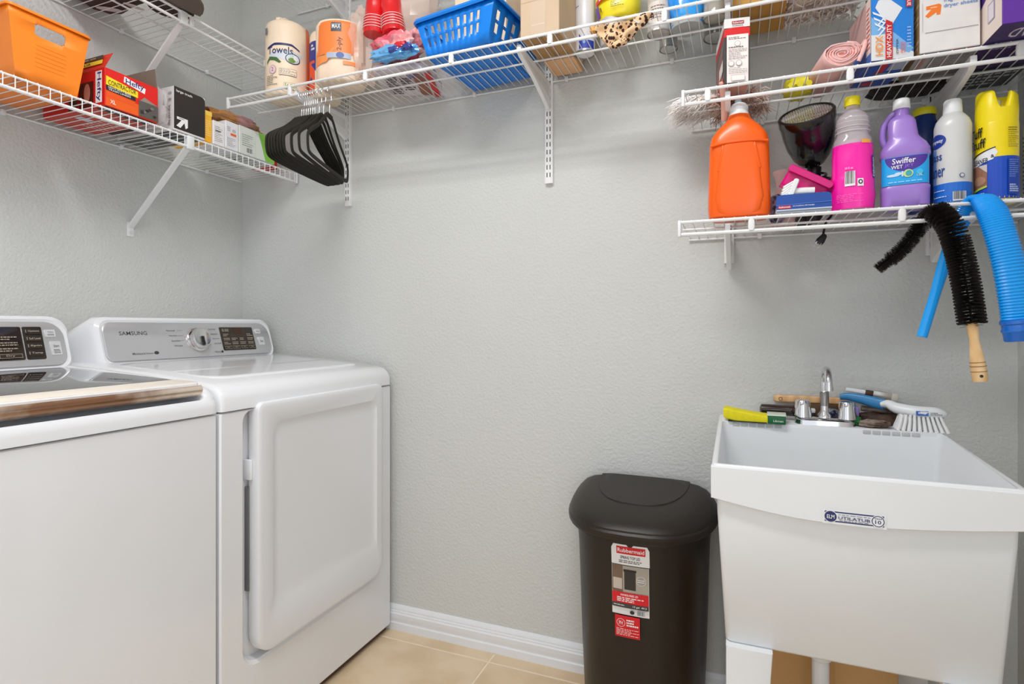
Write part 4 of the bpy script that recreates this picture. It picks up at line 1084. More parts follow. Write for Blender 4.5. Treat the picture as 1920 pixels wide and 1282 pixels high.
for i, x in enumerate(HX):
    h = hanger(LAB[i], x, YS + .002, (11 + i * .5 + (0, 0, 0, 0, 0, 0, 0, 2, 4.5)[i]) if i < 9 else 21, (0, .3, 0, -.3, .2, .0, -.2, .4, -.4, 1.0)[i], h0)
    h0 = h0 or h

# ---------------- middle right shelf
t, b, F, Lf, Rt, Bt, Tp = carton('floor_tool_box', 'tall narrow white and red box standing on the middle right shelf', 'box', (-.030, 1.500, ZMs), 9, .060, .150, .165, M((228, 224, 222), .45))
P = Print(F)
P.rect(.0, .0, .06, .165, (60, 54, 52)); P.rect(.0, .142, .06, .165, (230, 228, 226)); P.poly([(.0, .124), (.06, .124), (.06, .139), (.045, .1425), (.02, .1425), (.0, .139)], (218, 22, 28)); P.poly([(.0, .118), (.008, .122), (.052, .122), (.06, .118), (.06, .128), (.0, .128)], (218, 22, 28))
P.rect(.006, .005, .0565, .124, (244, 234, 230)); P.rect(.018, .150, .046, .158, (170, 30, 44)); P.text('Rubbermaid', .020, .1515, .044, .1565, WH); P.lines(.019, .1445, .044, .1475, 1, (60, 50, 50), 3)
P.lines(.010, .112, .050, .119, 2, (90, 80, 80), 3, .35); P.disc(.031, .101, .007, .007, (190, 176, 172)); P.disc(.031, .101, .006, .006, (244, 234, 230)); P.lines(.010, .090, .045, .095, 1, (70, 60, 60), 4, .4); P.lines(.010, .062, .053, .089, 6, (150, 138, 134), 5, .3)
for xx in (.016, .034): P.disc(xx, .052, .007, .007, (170, 156, 152)); P.disc(xx, .052, .006, .006, (244, 234, 230))
P.lines(.010, .026, .053, .042, 4, (150, 138, 134), 6, .3); P.rect(.016, .008, .048, .022, (206, 196, 192)); P.rect(.017, .009, .047, .021, (244, 234, 230)); P.done(b, 'box_print')
P = Print(Lf); P.rect(.0, .0, .15, .120, (104, 100, 98)); P.rect(.0, .120, .15, .142, (206, 40, 40)); 
for k in range(6): P.poly([(.01 + .02 * k, .02), (.022 + .02 * k, .02), (.04 + .02 * k, .1), (.028 + .02 * k, .1)], ((190, 100, 90), (150, 144, 140))[k % 2])
P.rect(.075, .040, .142, .068, (232, 226, 220)); P.rect(.08, .0, .15, .022, (220, 34, 30)); P.done(b, 'box_side_print')
P = Print(Bt); P.rect(.002, .002, .058, .148, (226, 160, 144)); P.done(b, 'box_bottom_print')
FUZ = M((255, 252, 250), .9, vs=25, rgb2=(242, 234, 228)); FUZ2 = M((176, 132, 118), .9, vs=25, rgb2=(226, 200, 188))
t = thing('mop_pad', 'shaggy white and brown mop refill hanging through the left end of the middle shelf', 'mop head', (-.03, 1.66, ZMs), 0)
b = newbm(); blob(b, .095, .075, .012, 81, .1, 3.4); part(t, 'pad', b, M((214, 196, 186), .9))
shag(t, 'white_strands', FUZ, 700, lambda r_: ((r_.uniform(-.115, -.03), r_.uniform(-.07, .07), r_.uniform(.0, .028)), (-.9, r_.uniform(-.5, .3), -.25)), .036, .0012, 7, .8)
shag(t, 'brown_strands', FUZ2, 900, lambda r_: ((r_.uniform(-.03, .10), r_.uniform(-.08, .08), r_.uniform(-.006, .03)), (r_.uniform(-1, 1), r_.uniform(-1, 1), -.35)), .028, .0011, 8, .6)
b = newbm(); tube(b, [(-.004, -.152, .012), (.0, -.115, -.030), (.0, -.09, -.062)], .009, 12); part(t, 'pink_grip', b, M((230, 176, 160), .4))
t = thing('rubber_glove', 'yellow rubber glove half hidden left of the rolled pink towel', 'glove', (.150, 1.66, ZMs), 0)
b = newbm(); blob(b, .036, .05, .026, 91, .2, 2.4, 3); part(t, 'cuff', b, M((226, 214, 40), .4), angle=60)
for k in range(3):
    b = newbm(); tube(b, spline([(-.02 + .018 * k, -.04, .014), (-.022 + .019 * k, -.062, .010), (-.022 + .02 * k, -.078, .008)], 3), .0075, 8); part(t, 'finger', b, M((226, 214, 40), .4))
# rolled pink towel with spiral end
t = thing('rolled_towel', 'rolled up pink towel with its spiral end facing out, beside the freezer bag box', 'towel', (.228, 1.500, ZMs + .034), 9)
PK = M((246, 196, 192), .9, var=.05, vs=60, bump=.4, bs=500)
def spi(r0, r1, turns, n_=90):
    out = []
    for i in range(n_ + 1):
        k = i / n_; a_ = k * turns * 2 * PI; r_ = r0 + (r1 - r0) * k
        w_ = 1 + .10 * math.sin(2 * a_ + 1) + .06 * math.sin(3 * a_)
        out.append((1.15 * r_ * w_ * math.cos(a_), r_ * w_ * math.sin(a_) * .90))
    return out
bm = newbm(); sp = spi(.005, .034, 6.2)
V = [[bm.verts.new((x, y + .002 * math.sin(i * .3), z)) for i, (x, z) in enumerate(sp)] for y in (0, .02, .19)]
for r_ in range(2):
    for i in range(len(sp) - 1): bm.faces.new((V[r_][i], V[r_][i + 1], V[r_ + 1][i + 1], V[r_ + 1][i]))
part(t, 'towel', bm, PK, solid=.0030, angle=70)
bm = newbm(); loft(bm, [[(1.08 * .030 * math.cos(2 * PI * i / 30), y, .030 * .86 * math.sin(2 * PI * i / 30)) for i in range(30)] for y in (.005, .185)]); part(t, 'towel_core', bm, M((236, 150, 142), .95))
bm = newbm(); tube(bm, spline([(.034, .0, -.022), (.044, -.004, .006), (.047, -.003, .024), (.040, .0, .012)], 4), .0045, 8, flatf=.5); part(t, 'towel_corner', bm, PK)
# HDX freezer bag box
t, b, F, Lf, Rt, Bt, Tp = carton('freezer_bag_box', 'blue and white freezer bag box with an orange and red front', 'box', (.283, 1.488, ZMs), 7, .084, .15, .148, M((226, 226, 230), .4))
P = Print(F)
P.rect(.0, .0, .084, .148, (28, 128, 218)); P.poly([(0, 0), (.084, 0), (.084, .012), (.04, .035), (.0, .075)], (222, 222, 226)); P.poly([(.0, .06), (.04, .03), (.075, .01), (.084, .02), (.05, .055), (.0, .10)], (120, 178, 232)); P.rect(.0, .0, .034, .058, (226, 226, 228))
P.poly([(.014, .135), (.030, .142), (.062, .112), (.042, .078), (.026, .088), (.008, .12)], (228, 228, 234))
for q in range(3): P.poly([(.002 + q * .002, .112 - q * .013), (.026, .098 - q * .013), (.026, .094 - q * .013), (.004 + q * .002, .106 - q * .013)], (226, 236, 246)); P.poly([(.026, .098 - q * .013), (.012, .080 - q * .013), (.016, .080 - q * .013), (.030, .098 - q * .013)], (226, 236, 246))
P.rect(.028, .0, .042, .082, (204, 30, 36)); P.poly([(.028, .082), (.042, .082), (.029, .090)], (204, 30, 36)); P.text('HEAVY-DUTY', .0305, .004, .0395, .078, WH, rot=90)
P.text('HDX', .008, .010, .023, .054, (242, 152, 56), rot=90); P.text('ZIPPER', .049, .008, .053, .044, (60, 60, 70), rot=90); P.text('FREEZER', .058, .010, .0625, .036, (226, 90, 70), rot=90); P.text('STORAGE', .064, .010, .0675, .034, (226, 90, 70), rot=90)
P.rect(.068, .112, .079, .148, (206, 34, 40)); P.text('VALUE', .070, .114, .077, .146, WH, rot=-90); P.lines(.070, .02, .078, .07, 7, (190, 210, 236), 4, .3); P.done(b, 'box_print')
P = Print(Lf); P.rect(0, 0, .15, .148, (206, 168, 166)); P.rect(.03, 0, .15, .05, (70, 110, 190)); P.rect(.12, .02, .15, .148, (232, 214, 208)); P.lines(.124, .03, .146, .13, 10, (206, 60, 60), 4, .4); P.done(b, 'box_side_print')
P = Print(Bt); P.rect(.0, .0, .084, .15, (36, 84, 180)); P.rect(.03, .07, .045, .15, (196, 30, 40)); P.rect(.05, .09, .084, .15, (170, 180, 200)); P.rect(.02, .01, .045, .03, (190, 30, 50)); P.disc(.05, .07, .018, .01, (120, 160, 190)); P.done(b, 'box_bottom_print')
# dryer sheets box
t, b, F, Lf, Rt, Bt, Tp = carton('dryer_sheet_box', 'plain white dryer sheets box with an orange arrow, beside the freezer bag box', 'box', (.375, 1.488, ZMs), 0, .109, .17, .138, M((226, 223, 220), .5))
P = Print(lambda u, v, h, F=F: F(u, v - .026, h)); AR = (240, 122, 36)
P.poly([(.012, .128), (.036, .130), (.040, .126), (.038, .106), (.031, .106), (.031, .112), (.016, .102), (.010, .107), (.022, .120), (.012, .120)], AR); P.rect(.020, .1225, .032, .1245, (240, 200, 160))
P.text('fragrance free', .044, .129, .104, .140, (100, 140, 200)); P.text('dryer sheets', .044, .117, .104, .127, (100, 140, 200))
for (a_, b2) in (((.005, .069), (.108, .0705)),): P.rect(.010, .0690, .105, .0700, (110, 106, 104)); P.rect(.0045, .073, .0055, .136, (196, 192, 190)); P.rect(.1065, .073, .1072, .136, (170, 166, 164))
P.done(b, 'box_print')
P = Print(Bt); P.rect(0, 0, .11, .17, (168, 166, 168)); P.rect(.06, .145, .075, .168, (234, 104, 34)); P.rect(.08, .145, .1, .168, (214, 60, 36)); P.text('fabric', .01, .09, .02, .15, (200, 120, 120), rot=90); P.rect(.0, .03, .11, .06, (120, 118, 118)); P.lines(.03, .07, .1, .14, 6, (130, 128, 128), 5, .3); P.done(b, 'box_bottom_print')
P = Print(Lf); P.rect(0, 0, .17, .138, (150, 116, 76)); P.lines(.1, .01, .165, .13, 9, (210, 190, 150), 5, .5); P.done(b, 'box_side_print')
# purple box
t, b, F, Lf, Rt, Bt, Tp = carton('foil_wrap_box', 'purple kitchen bag box overhanging the right end of the middle shelf', 'box', (.492, 1.405, ZMs), 2, .13, .22, .150, M((98, 44, 160), .4))
P = Print(Lf); n0 = .22; P.rect(0, 0, .22, .150, (232, 216, 206)); P.poly([(n0 - .22, .15), (n0, .15), (n0, .115), (n0 - .22, .03)], (84, 50, 140)); P.lines(n0 - .12, .115, n0 - .02, .145, 3, (200, 190, 220), 4, .4); P.rect(n0 - .06, .03, n0 - .03, .07, (160, 150, 180)); P.rect(n0 - .057, .033, n0 - .033, .067, (222, 214, 222)); P.done(b, 'box_side_print')
P = Print(Bt); P.rect(0, 0, .13, .22, (50, 24, 92)); P.text('GLAD', .030, .155, .10, .195, (206, 200, 214), rot=180); P.lines(.02, .10, .06, .14, 4, (160, 150, 190), 3); P.rect(.0, .12, .13, .122, (110, 80, 150)); P.done(b, 'box_bottom_print')
P = Print(F); P.disc(.05, .06, .02, .03, (84, 34, 146)); P.done(b, 'box_print')
t = thing('mesh_pouch', 'flat black mesh pouch at the back of the middle right shelf', 'pouch', (.405, 1.725, ZMs - .001), 6)
b = newbm(); blob(b, .085, .05, .012, 95, .12, 3.2); part(t, 'pouch', b, M((30, 27, 26), .9, vs=120, rgb2=(58, 52, 48), bump=.5), angle=60)
t, b, F, Lf, Rt, Bt, Tp = carton('flat_pack', 'flat dark printed pack at the far right back of the middle shelf', 'box', (.515, 1.64, ZMs), 0, .11, .12, .03, M((66, 64, 66), .5))
P = Print(Bt); P.lines(.01, .02, .1, .1, 4, (190, 190, 190), 9, .5); P.done(b, 'box_bottom_print')

# ---------------- lowest right shelf
OJ = M((255, 98, 0), .3, var=.03, vs=6, coat=.1)
pr = [(0, .064, .036, 3.2), (.006, .072, .044, 3.2), (.03, .0745, .047, 3.2), (.10, .073, .045, 3.2), (.165, .071, .044, 3.2), (.19, .0705, .044, 3.2), (.212, .066, .042, 3.0), (.232, .052, .038, 2.6), (.248, .036, .032, 2.3), (.256, .029, .027, 2.1), (.266, .026, .025, 2)]
t, b = cyl_thing('detergent_jug', 'large orange detergent jug at the left end of the lowest shelf', 'detergent', (.004, 1.548, ZRs), 0, pr, OJ, n=40, pname='jug')
b = newbm(); loft(b, [sring(0, -.0395 + (.006 if z < .01 else 0), z, hw, .010, 2.8, 28) for z, hw in ((.004, .040), (.02, .050), (.05, .056), (.16, .044), (.184, .036))]); part(t, 'front_bulge', b, OJ, angle=50)
for s in (-1, 1):
    b = newbm(); tube(b, spline([(s * .036, -.0400, .186), (s * .037, -.0430, .170), (s * .042, -.0425, .145), (s * .047, -.0400, .12)], 5), .004, 8); part(t, 'side_crease', b, OJ)
b = newbm(); tube(b, spline([(-.066, -.036, .186), (-.03, -.0455, .1885), (.03, -.0455, .1885), (.066, -.036, .186)], 6), .0035, 8); part(t, 'shoulder_ridge', b, OJ)
part(t, 'neck_collar', lathe(newbm(), [(.024, .262), (.0235, .272), (.0215, .275), (.0215, .280)], 24), PLASTW)
part(t, 'cap', lathe(newbm(), [(.021, .278), (.0225, .280), (.0225, .288), (.017, .296), (.012, .299)], 24), PLASTW)
part(t, 'spout', lathe(newbm(), [(.008, .297), (.0085, .304), (.006, .309)], 16, -.002, -.004), M((196, 220, 236), .15, alpha=.8))
t = thing('spray_bottle', 'pale pink hourglass bottle behind the orange jug', 'bottle', (.118, 1.700, ZRs), 0)
b = newbm(); lathe(b, [(.03, 0), (.033, .01), (.032, .07), (.022, .10), (.018, .115), (.022, .135), (.027, .145), (.027, .152), (.02, .155)], 24); part(t, 'bottle', b, M((226, 188, 186), .35), angle=60)
t = thing('trinket_bag', 'small dark speckled bag behind the white scrub brush', 'bag', (.098, 1.62, ZRs), 0)
b = newbm(); blob(b, .022, .03, .035, 99, .25); part(t, 'bag', b, M((40, 40, 66), .5, vs=90, rgb2=(160, 140, 170)), angle=40)
# spotlight
t = thing('work_lamp', 'black handheld work lamp standing face up between orange and pink bottles', 'lamp', (.188, 1.662, ZRs), 0)
b = newbm(); lathe(b, [(.016, .0), (.020, .01), (.016, .05), (.014, .10), (.017, .145)], 20); part(t, 'handle', b, BLACK)
b = newbm()
tl = Matrix.Translation((-.002, 0, .138)) @ Matrix.Rotation(R(-12), 4, 'Y') @ Matrix.Rotation(R(36), 4, 'X')
lathe(b, [(.016, .012), (.030, .022), (.044, .042), (.055, .072), (.0605, .104), (.063, .130), (.065, .134), (.065, .152), (.058, .155)], 32, cap1=False); bmesh.ops.transform(b, matrix=tl, verts=b.verts); hd = part(t, 'lamp_housing', b, M((12, 12, 12), .16, coat=.4), angle=50)
b = newbm(); lathe(b, [(.0575, .152), (.057, .149)], 32); bmesh.ops.transform(b, matrix=tl, verts=b.verts); part(t, 'lens', b, M((206, 202, 198), .08, .6, kind='wood', vs=60, rgb2=(160, 152, 146)))
b = newbm(); tube(b, [(.0605 * math.cos(2 * PI * i / 32), .0605 * math.sin(2 * PI * i / 32), .153) for i in range(33)], .003, 8, cap=False); bmesh.ops.transform(b, matrix=tl, verts=b.verts); part(t, 'bezel', b, BLACK)
b = newbm(); rr = random.Random(3); pts = []
for i in range(90):
    a_ = i * .52; r_ = .031 + .007 * math.sin(i * .37) + rr.uniform(-.003, .003); pts.append((r_ * math.cos(a_), r_ * math.sin(a_), .045 + .085 * (i / 90) + .012 * math.sin(a_)))
tube(b, spline(pts, 3), .0032, 6); part(t, 'cord_coil', b, M((20, 19, 19), .3))
b = newbm(); tube(b, spline([(.02, 0, .03), (.035, -.035, .02), (.030, -.06, .004), (.018, -.072, -.012), (.010, -.085, -.044)], 6), .003, 6); co = part(t, 'power_cord', b, BLACK)
tm = Matrix.Translation((.006, -.092, -.056)) @ Matrix.Rotation(R(35), 4, 'Y') @ Matrix.Rotation(R(-20), 4, 'X')
b = newbm(); loft(b, [sring(0, 0, z, a_, b2, 3, 14) for z, a_, b2 in ((.014, .004, .004), (.010, .007, .006), (-.006, .010, .007), (-.012, .009, .006))]); bmesh.ops.transform(b, matrix=tm, verts=b.verts); pg = part(t, 'plug', b, BLACK)
for s in (-1, 1):
    b = newbm(); box(b, s * .0055 - .0009, s * .0055 + .0009, -.003, .003, -.026, -.011); bmesh.ops.transform(b, matrix=tm, verts=b.verts); part(pg, 'prong', b, CHROME)
# dustpan
MG = M((222, 10, 126), .35, var=.03)
t = thing('dust_pan', 'magenta plastic dustpan leaning behind the white scrub brush', 'dustpan', (.155, 1.545, ZRs + .072), 0, rot=(R(12), R(30), R(4)))
bm = newbm(); grid_panel(bm, lambda u, v: ((u - .5) * .105, -.002 + .01 * abs(u - .5) * 2, (v - .5) * .05 + .006 * math.cos((u - .5) * PI)), [i / 10 for i in range(11)], [i / 4 for i in range(5)]); part(t, 'pan', bm, MG, solid=.004, angle=60)
b = newbm(); loft(b, [rrectz for rrectz in [[(x, y - .004, z) for x, z in rrect(-.056, .052, .016 + i, .034 - i, .006, 4)] for y, i in ((-.010, .002), (-.006, 0), (.010, 0))]]); part(t, 'pan_lip', b, MG)
b = newbm(); box(b, -.052, .05, -.016, -.012, -.026, -.018, .001); part(t, 'pan_edge', b, M((190, 4, 100), .35))
# white scrub brush
t = thing('scrub_brush', 'small white scrub brush with bristles to the left, above the blue card', 'brush', (.122, 1.515, ZRs + .050), 0, rot=(0, R(-8), 0))
b = newbm(); loft(b, [[(x, y, z) for x, z in rrect(-.006, .006, -.012, .036, .005, 4)] for y in (-.012, .012)]); bmesh.ops.rotate(b, cent=(0, 0, 0), matrix=Matrix.Rotation(R(28), 3, 'Y'), verts=b.verts); part(t, 'brush_block', b, PLASTW, bev=.002)
b = newbm(); tube(b, [(.006, 0, .004), (.03, 0, .0), (.05, 0, -.004)], .009, 10, flatf=.7); part(t, 'handle', b, PLASTW)
b = newbm()
for i in range(7):
    for j in range(3):
        z = -.012 + i * .0068; p = Matrix.Rotation(R(28), 3, 'Y') @ Vector((-.005, -.008 + j * .008, z)); q = p + Vector((-.024, 0, -.013 + (i - 3) * .001)); tube(b, [p, q], .0022, 6, rad=[.0017, .0028])
part(t, 'bristles', b, M((246, 246, 246), .6), stuff=True)
# blue card pack
t, b, F, Lf, Rt, Bt, Tp = carton('sponge_pack', 'blue card sponge pack with a red logo, lying in front of the scrub brush', 'pack', (.088, 1.500, ZRs), 0, .118, .055, .017, M((190, 196, 204), .3))
b2 = newbm(); loft(b2, [[(x, y + .004 * (z / .046), z) for x, z in rrect(.0, .118, .006, .046, (.002, .002, .010, .010), 4)] for y in (-.003, -.0015)]); cd = part(t, 'card', b2, M((26, 72, 158), .4))
P = Print(fplane((0, -.003, .006), (1, 0, 0), Vector((0, .0035, .04)).normalized(), Vector((0, -1, .08)).normalized()))
P.rect(.004, .006, .032, .013, (214, 32, 40)); P.text('Rubbermaid', .006, .0075, .030, .0115, WH); P.text('SCOURING SPONGES', .036, .009, .082, .0125, (200, 212, 236)); P.rect(.0, .0, .118, .0035, (186, 196, 206)); P.poly([(.0, .0135), (.118, .016), (.118, .018), (.0, .015)], (60, 110, 190)); P.done(cd, 'card_print')
t = thing('cloth_bundle', 'dark grey folded cloth lying at the back of the lowest shelf', 'cloth', (.165, 1.70, ZRs), 0)
b = newbm(); blob(b, .028, .022, .012, 105, .1); part(t, 'cloth', b, M((60, 56, 56), .9), angle=60)

# pink cleaner bottle
t = thing('cleaner_bottle', 'clear bottle with hot pink label and yellow cap', 'bottle', (.257, 1.555, ZRs), -10)
pr = [(0, .036, .030, 2.6), (.006, .043, .036, 2.6), (.03, .0455, .038, 2.6), (.07, .0445, .037, 2.5), (.085, .043, .036, 2.4), (.13, .0415, .034, 2.3), (.160, .041, .033, 2.2), (.172, .040, .032, 2.1), (.180, .036, .030), (.188, .0330, .029), (.198, .0335, .029), (.208, .0350, .030), (.220, .0355, .030), (.231, .032, .028), (.240, .025, .022), (.248, .016, .016), (.262, .0135, .0135)]
for k_, (nm, a_, b_, m_) in enumerate((('bottle', 0, 99, M((226, 214, 220), .06, var=.02, alpha=.42, coat=.6)),)):
    b = newbm(); bottle(b, pr, 36); part(t, nm, b, m_, angle=60)
b = newbm(); pl = [(z, a_ * 1.012 + .0006, c_ * 1.012 + .0006, e_) for z, a_, c_, e_ in pr[1:7]]
pl2 = []
for (z0, a0, c0_, e0), (z1, a1, c1_, e1) in zip(pl[:-1], pl[1:]):
    for q in range(4): k = q / 4; pl2.append((z0 + (z1 - z0) * k, a0 + (a1 - a0) * k, c0_ + (c1_ - c0_) * k, e0 + (e1 - e0) * k))
pl2.append(pl[-1]); bottle(b, pl2, 60)
for v in b.verts: 
    kk = noise.noise(Vector((v.co.x * 30, v.co.y * 30, v.co.z * 110))) * .0016; v.co.x *= 1 + kk * 18; v.co.y *= 1 + kk * 18
part(t, 'shrink_label', b, M((250, 18, 168), .3, var=.03, coat=.4), angle=60)
for z in (.192, .203, .214, .224):
    b = newbm(); q = [sring(0, 0, z, .0362 - (z - .192) * .08, .0315 - (z - .192) * .08, 2, 33)]; tube(b, q[0] + [q[0][0]], .0012, 5, cap=False); part(t, 'ring', b, M((236, 230, 234), .1, alpha=.6))
part(t, 'liquid', lathe(newbm(), [(.026, .163), (.026, .171)], 24), M((214, 190, 206), .2, alpha=.8))
b = newbm(); lathe(b, [(.0165, .256), (.017, .258), (.0165, .276), (.015, .278)], 28); cp = part(t, 'cap', b, M((244, 226, 20), .35))
P = Print(fprof([(q[0], q[1] * 1.03 + .001, q[2] * 1.06 + .001) for q in pr], r0=.044), .004)
P.rect(.020, .158, .044, .167, (246, 170, 80)); P.barcode(-.014, .058, .006, .093); P.rect(.010, .056, .022, .074, (240, 235, 240)); P.disc(.016, .066, .0045, .0055, (30, 30, 40)); P.disc(.016, .066, .0022, .003, (240, 235, 240)); P.text('50 fl oz', -.014, .098, .002, .103, (255, 190, 236)); P.rect(.046, .075, .053, .13, (60, 40, 150)); P.text('Fabuloso', .0465, .08, .0525, .125, WH, rot=90); P.lines(-.03, .02, .02, .04, 5, (255, 120, 210), 3, .3); P.done(t, 'label_print')
# purple bottle
t = thing('floor_cleaner_bottle', 'purple floor cleaner bottle with white cap and blue label', 'bottle', (.364, 1.560, ZRs), -12)
VI = M((158, 122, 206), .3, var=.03, coat=.2)
pr = [(0, .038, .028, 3.4), (.006, .0475, .034, 3.6), (.04, .048, .035, 3.6), (.050, .0485, .0355, 3.6), (.053, .0465, .034, 3.6), (.12, .0465, .034, 3.6), (.124, .0495, .036, 3.4), (.138, .0485, .036, 3.2), (.150, .043, .034, 2.9), (.160, .035, .031, 3.0, -.001), (.168, .030, .029, 3.4, -.003), (.204, .0275, .027, 3.4, -.006), (.213, .0235, .024, 2.8, -.006), (.221, .0155, .0155, 2, -.006), (.240, .0145, .0145, 2, -.006)]
b = newbm(); bottle(b, pr, 40); part(t, 'bottle', b, VI, angle=45)
b = newbm(); tube(b, spline([(-.036, .004, .150), (-.043, .004, .175), (-.040, .004, .205), (-.026, .004, .226), (-.014, .004, .232)], 6), .0075, 10); part(t, 'grip_loop', b, VI)
part(t, 'cap', lathe(newbm(), [(.0172, .236), (.0178, .238), (.0165, .258), (.0148, .260)], 28, -.006), PLASTW)
P = Print(fprof([(z, a_[0] + .0012, a_[1] + .0012, 3.6) for z, a_ in ((0, (.0465, .034)), (.2, (.0465, .034)))], e=3.6), .0035)
P.rect(-.0445, .054, .0445, .119, (24, 166, 236)); P.disc(.002, .118, .040, .034, (74, 42, 150), 28, 180, 360); P.text('Swiffer', -.024, .102, .020, .115, WH); P.text('WET', -.026, .091, -.004, .099, WH); P.text('JET', -.001, .091, .016, .099, (150, 116, 214))
P.disc(-.022, .076, .012, .003, (200, 226, 244)); P.disc(-.012, .079, .007, .0035, (200, 226, 244)); P.disc(.006, .078, .009, .009, (210, 226, 150), 20); P.disc(.007, .078, .006, .007, (60, 170, 170)); P.rect(-.006, .072, -.003, .084, (210, 230, 240))
P.disc(.026, .079, .006, .006, (60, 190, 230)); P.text('1.25L', .021, .070, .031, .074, WH); P.lines(-.03, .058, .03, .062, 1, (170, 220, 246), 3); P.done(t, 'front_label')
# small blue bottle with yellow cap at the back
t = thing('small_bottle', 'dark blue bottle with yellow cap behind the glass cleaner can', 'bottle', (.436, 1.690, ZRs), 0)
b = newbm(); lathe(b, [(.030, 0), (.034, .006), (.036, .17), (.034, .215), (.024, .243), (.022, .257)], 28); part(t, 'bottle', b, M((16, 52, 120), .3), angle=50)
part(t, 'cap', lathe(newbm(), [(.0245, .254), (.0255, .256), (.0245, .270), (.022, .273)], 28), M((232, 222, 30), .4))
# glass cleaner can
pr = [(0, .031, .031), (.004, .0345, .0345), (.008, .0350, .0350), (.176, .0350, .0350), (.184, .0345, .0345), (.196, .031, .031), (.206, .024, .024), (.212, .0185, .0185)]
t, b = cyl_thing('spray_can', 'white and blue glass cleaner can with white cap', 'spray can', (.456, 1.560, ZRs), -22, pr, M((214, 214, 212), .28, var=.02))
part(t, 'cap', lathe(newbm(), [(.0180, .210), (.0185, .212), (.0170, .240), (.015, .243)], 28), PLASTW)
P = Print(fprof(pr, r0=.035)); BL = (24, 108, 206)
P.rect(-.1, .006, .108, .050, BL); P.disc(-.030, .148, .022, .016, (28, 60, 150), 24); P.text('Sprayway', -.050, .142, -.014, .153, WH); P.rect(-.08, .050, -.030, .13, (110, 170, 226)); P.text('glass', -.050, .098, -.016, .122, (28, 74, 150)); P.text('cleaner', -.062, .066, -.010, .094, (28, 74, 150))
P.barcode(.004, .008, .028, .029); P.disc(.020, .064, .005, .005, (70, 90, 130)); P.disc(.020, .064, .0035, .0035, (214, 214, 212)); P.lines(-.034, .032, -.010, .036, 1, (220, 234, 250), 3); P.lines(-.034, .018, -.004, .022, 1, (220, 234, 250), 5); P.done(t, 'can_print')
# yellow and blue can
pr = [(0, .034, .034), (.004, .0375, .0375), (.008, .0382, .0382), (.172, .0382, .0382), (.176, .0375, .0375)]
t, b = cyl_thing('spray_can', 'tall yellow and blue stain remover can with notched yellow cap', 'spray can', (.536, 1.560, ZRs), -24, pr, M((244, 218, 8), .28, var=.02))
YC = M((246, 222, 10), .35, var=.02)
b = newbm(); NN = 48
def capz(a_):
    d = abs(((math.degrees(a_) + 65 + 180) % 360) - 180)
    return .247 - (.040 * max(0, 1 - (d / 26) ** 2) if d < 26 else 0) - .006 * math.cos(a_)
rings = [[(.0375 * math.cos(2 * PI * i / NN), .0375 * math.sin(2 * PI * i / NN), .176) for i in range(NN)], [(.0378 * math.cos(2 * PI * i / NN), .0378 * math.sin(2 * PI * i / NN), .205) for i in range(NN)]]
for r_, k in ((.0365, 0), (.033, .006), (.027, .0065), (.024, -.014), (.0225, -.03)):
    rings.append([(r_ * math.cos(2 * PI * i / NN), r_ * math.sin(2 * PI * i / NN), max(.2, capz(2 * PI * i / NN) - .008 + k)) for i in range(NN)])
loft(b, rings); part(t, 'cap', b, YC, angle=60)
b = newbm(); lathe(b, [(.008, .205), (.008, .226), (.006, .230)], 16); part(t, 'nozzle', b, M((240, 236, 226), .4))
P = Print(fprof(pr, r0=.0382)); BL = (16, 74, 190)
P.rect(-.110, .006, .119, .098, BL); P.poly([(-.06, .098), (.0, .118), (.006, .108), (-.002, .094), (-.06, .078)], (232, 232, 236)); P.poly([(-.062, .104), (.002, .1205), (.002, .118), (-.062, .101)], (30, 34, 60)); P.text('CLEANER', -.050, .088, -.010, .099, (20, 24, 50)); P.text('&', -.006, .097, .0, .104, (20, 24, 50))
P.rect(-.06, .034, -.012, .084, (150, 104, 84)); P.poly([(-.012, .084), (-.03, .084), (-.012, .066)], (206, 196, 190)); P.disc(-.028, .05, .014, .010, (176, 130, 104)); P.poly([(-.060, .022), (-.012, .034), (-.012, .038), (-.060, .028)], (190, 210, 60)); P.lines(-.048, .01, -.014, .024, 3, (210, 220, 240), 4)
P.text('Tuff', -.052, .146, -.020, .168, (24, 26, 34)); P.text('Stuff', -.052, .122, -.014, .143, (24, 26, 34)); P.lines(.022, .115, .044, .15, 8, (130, 110, 20), 5, .3); P.lines(.022, .150, .040, .160, 2, (90, 76, 20), 6, .4); P.rect(.022, .014, .044, .092, (24, 66, 170)); P.lines(.024, .05, .042, .090, 9, (120, 150, 220), 9, .4); P.lines(.024, .018, .042, .036, 4, (190, 206, 240), 2, .6); P.done(t, 'can_print')
pr = [(0, .026, .026), (.006, .030, .030), (.17, .030, .030), (.185, .022, .022)]
t, b = cyl_thing('spray_can', 'white can cut off by the right edge of the picture', 'spray can', (.620, 1.575, ZRs), -30, pr, M((226, 226, 222), .3))
P = Print(fprof(pr, r0=.03)); P.lines(-.045, .02, .0, .15, 14, (90, 90, 90), 5, .4); P.done(t, 'can_print'); part(t, 'cap', lathe(newbm(), [(.022, .184), (.0215, .21), (.019, .213)], 24), PLASTW)

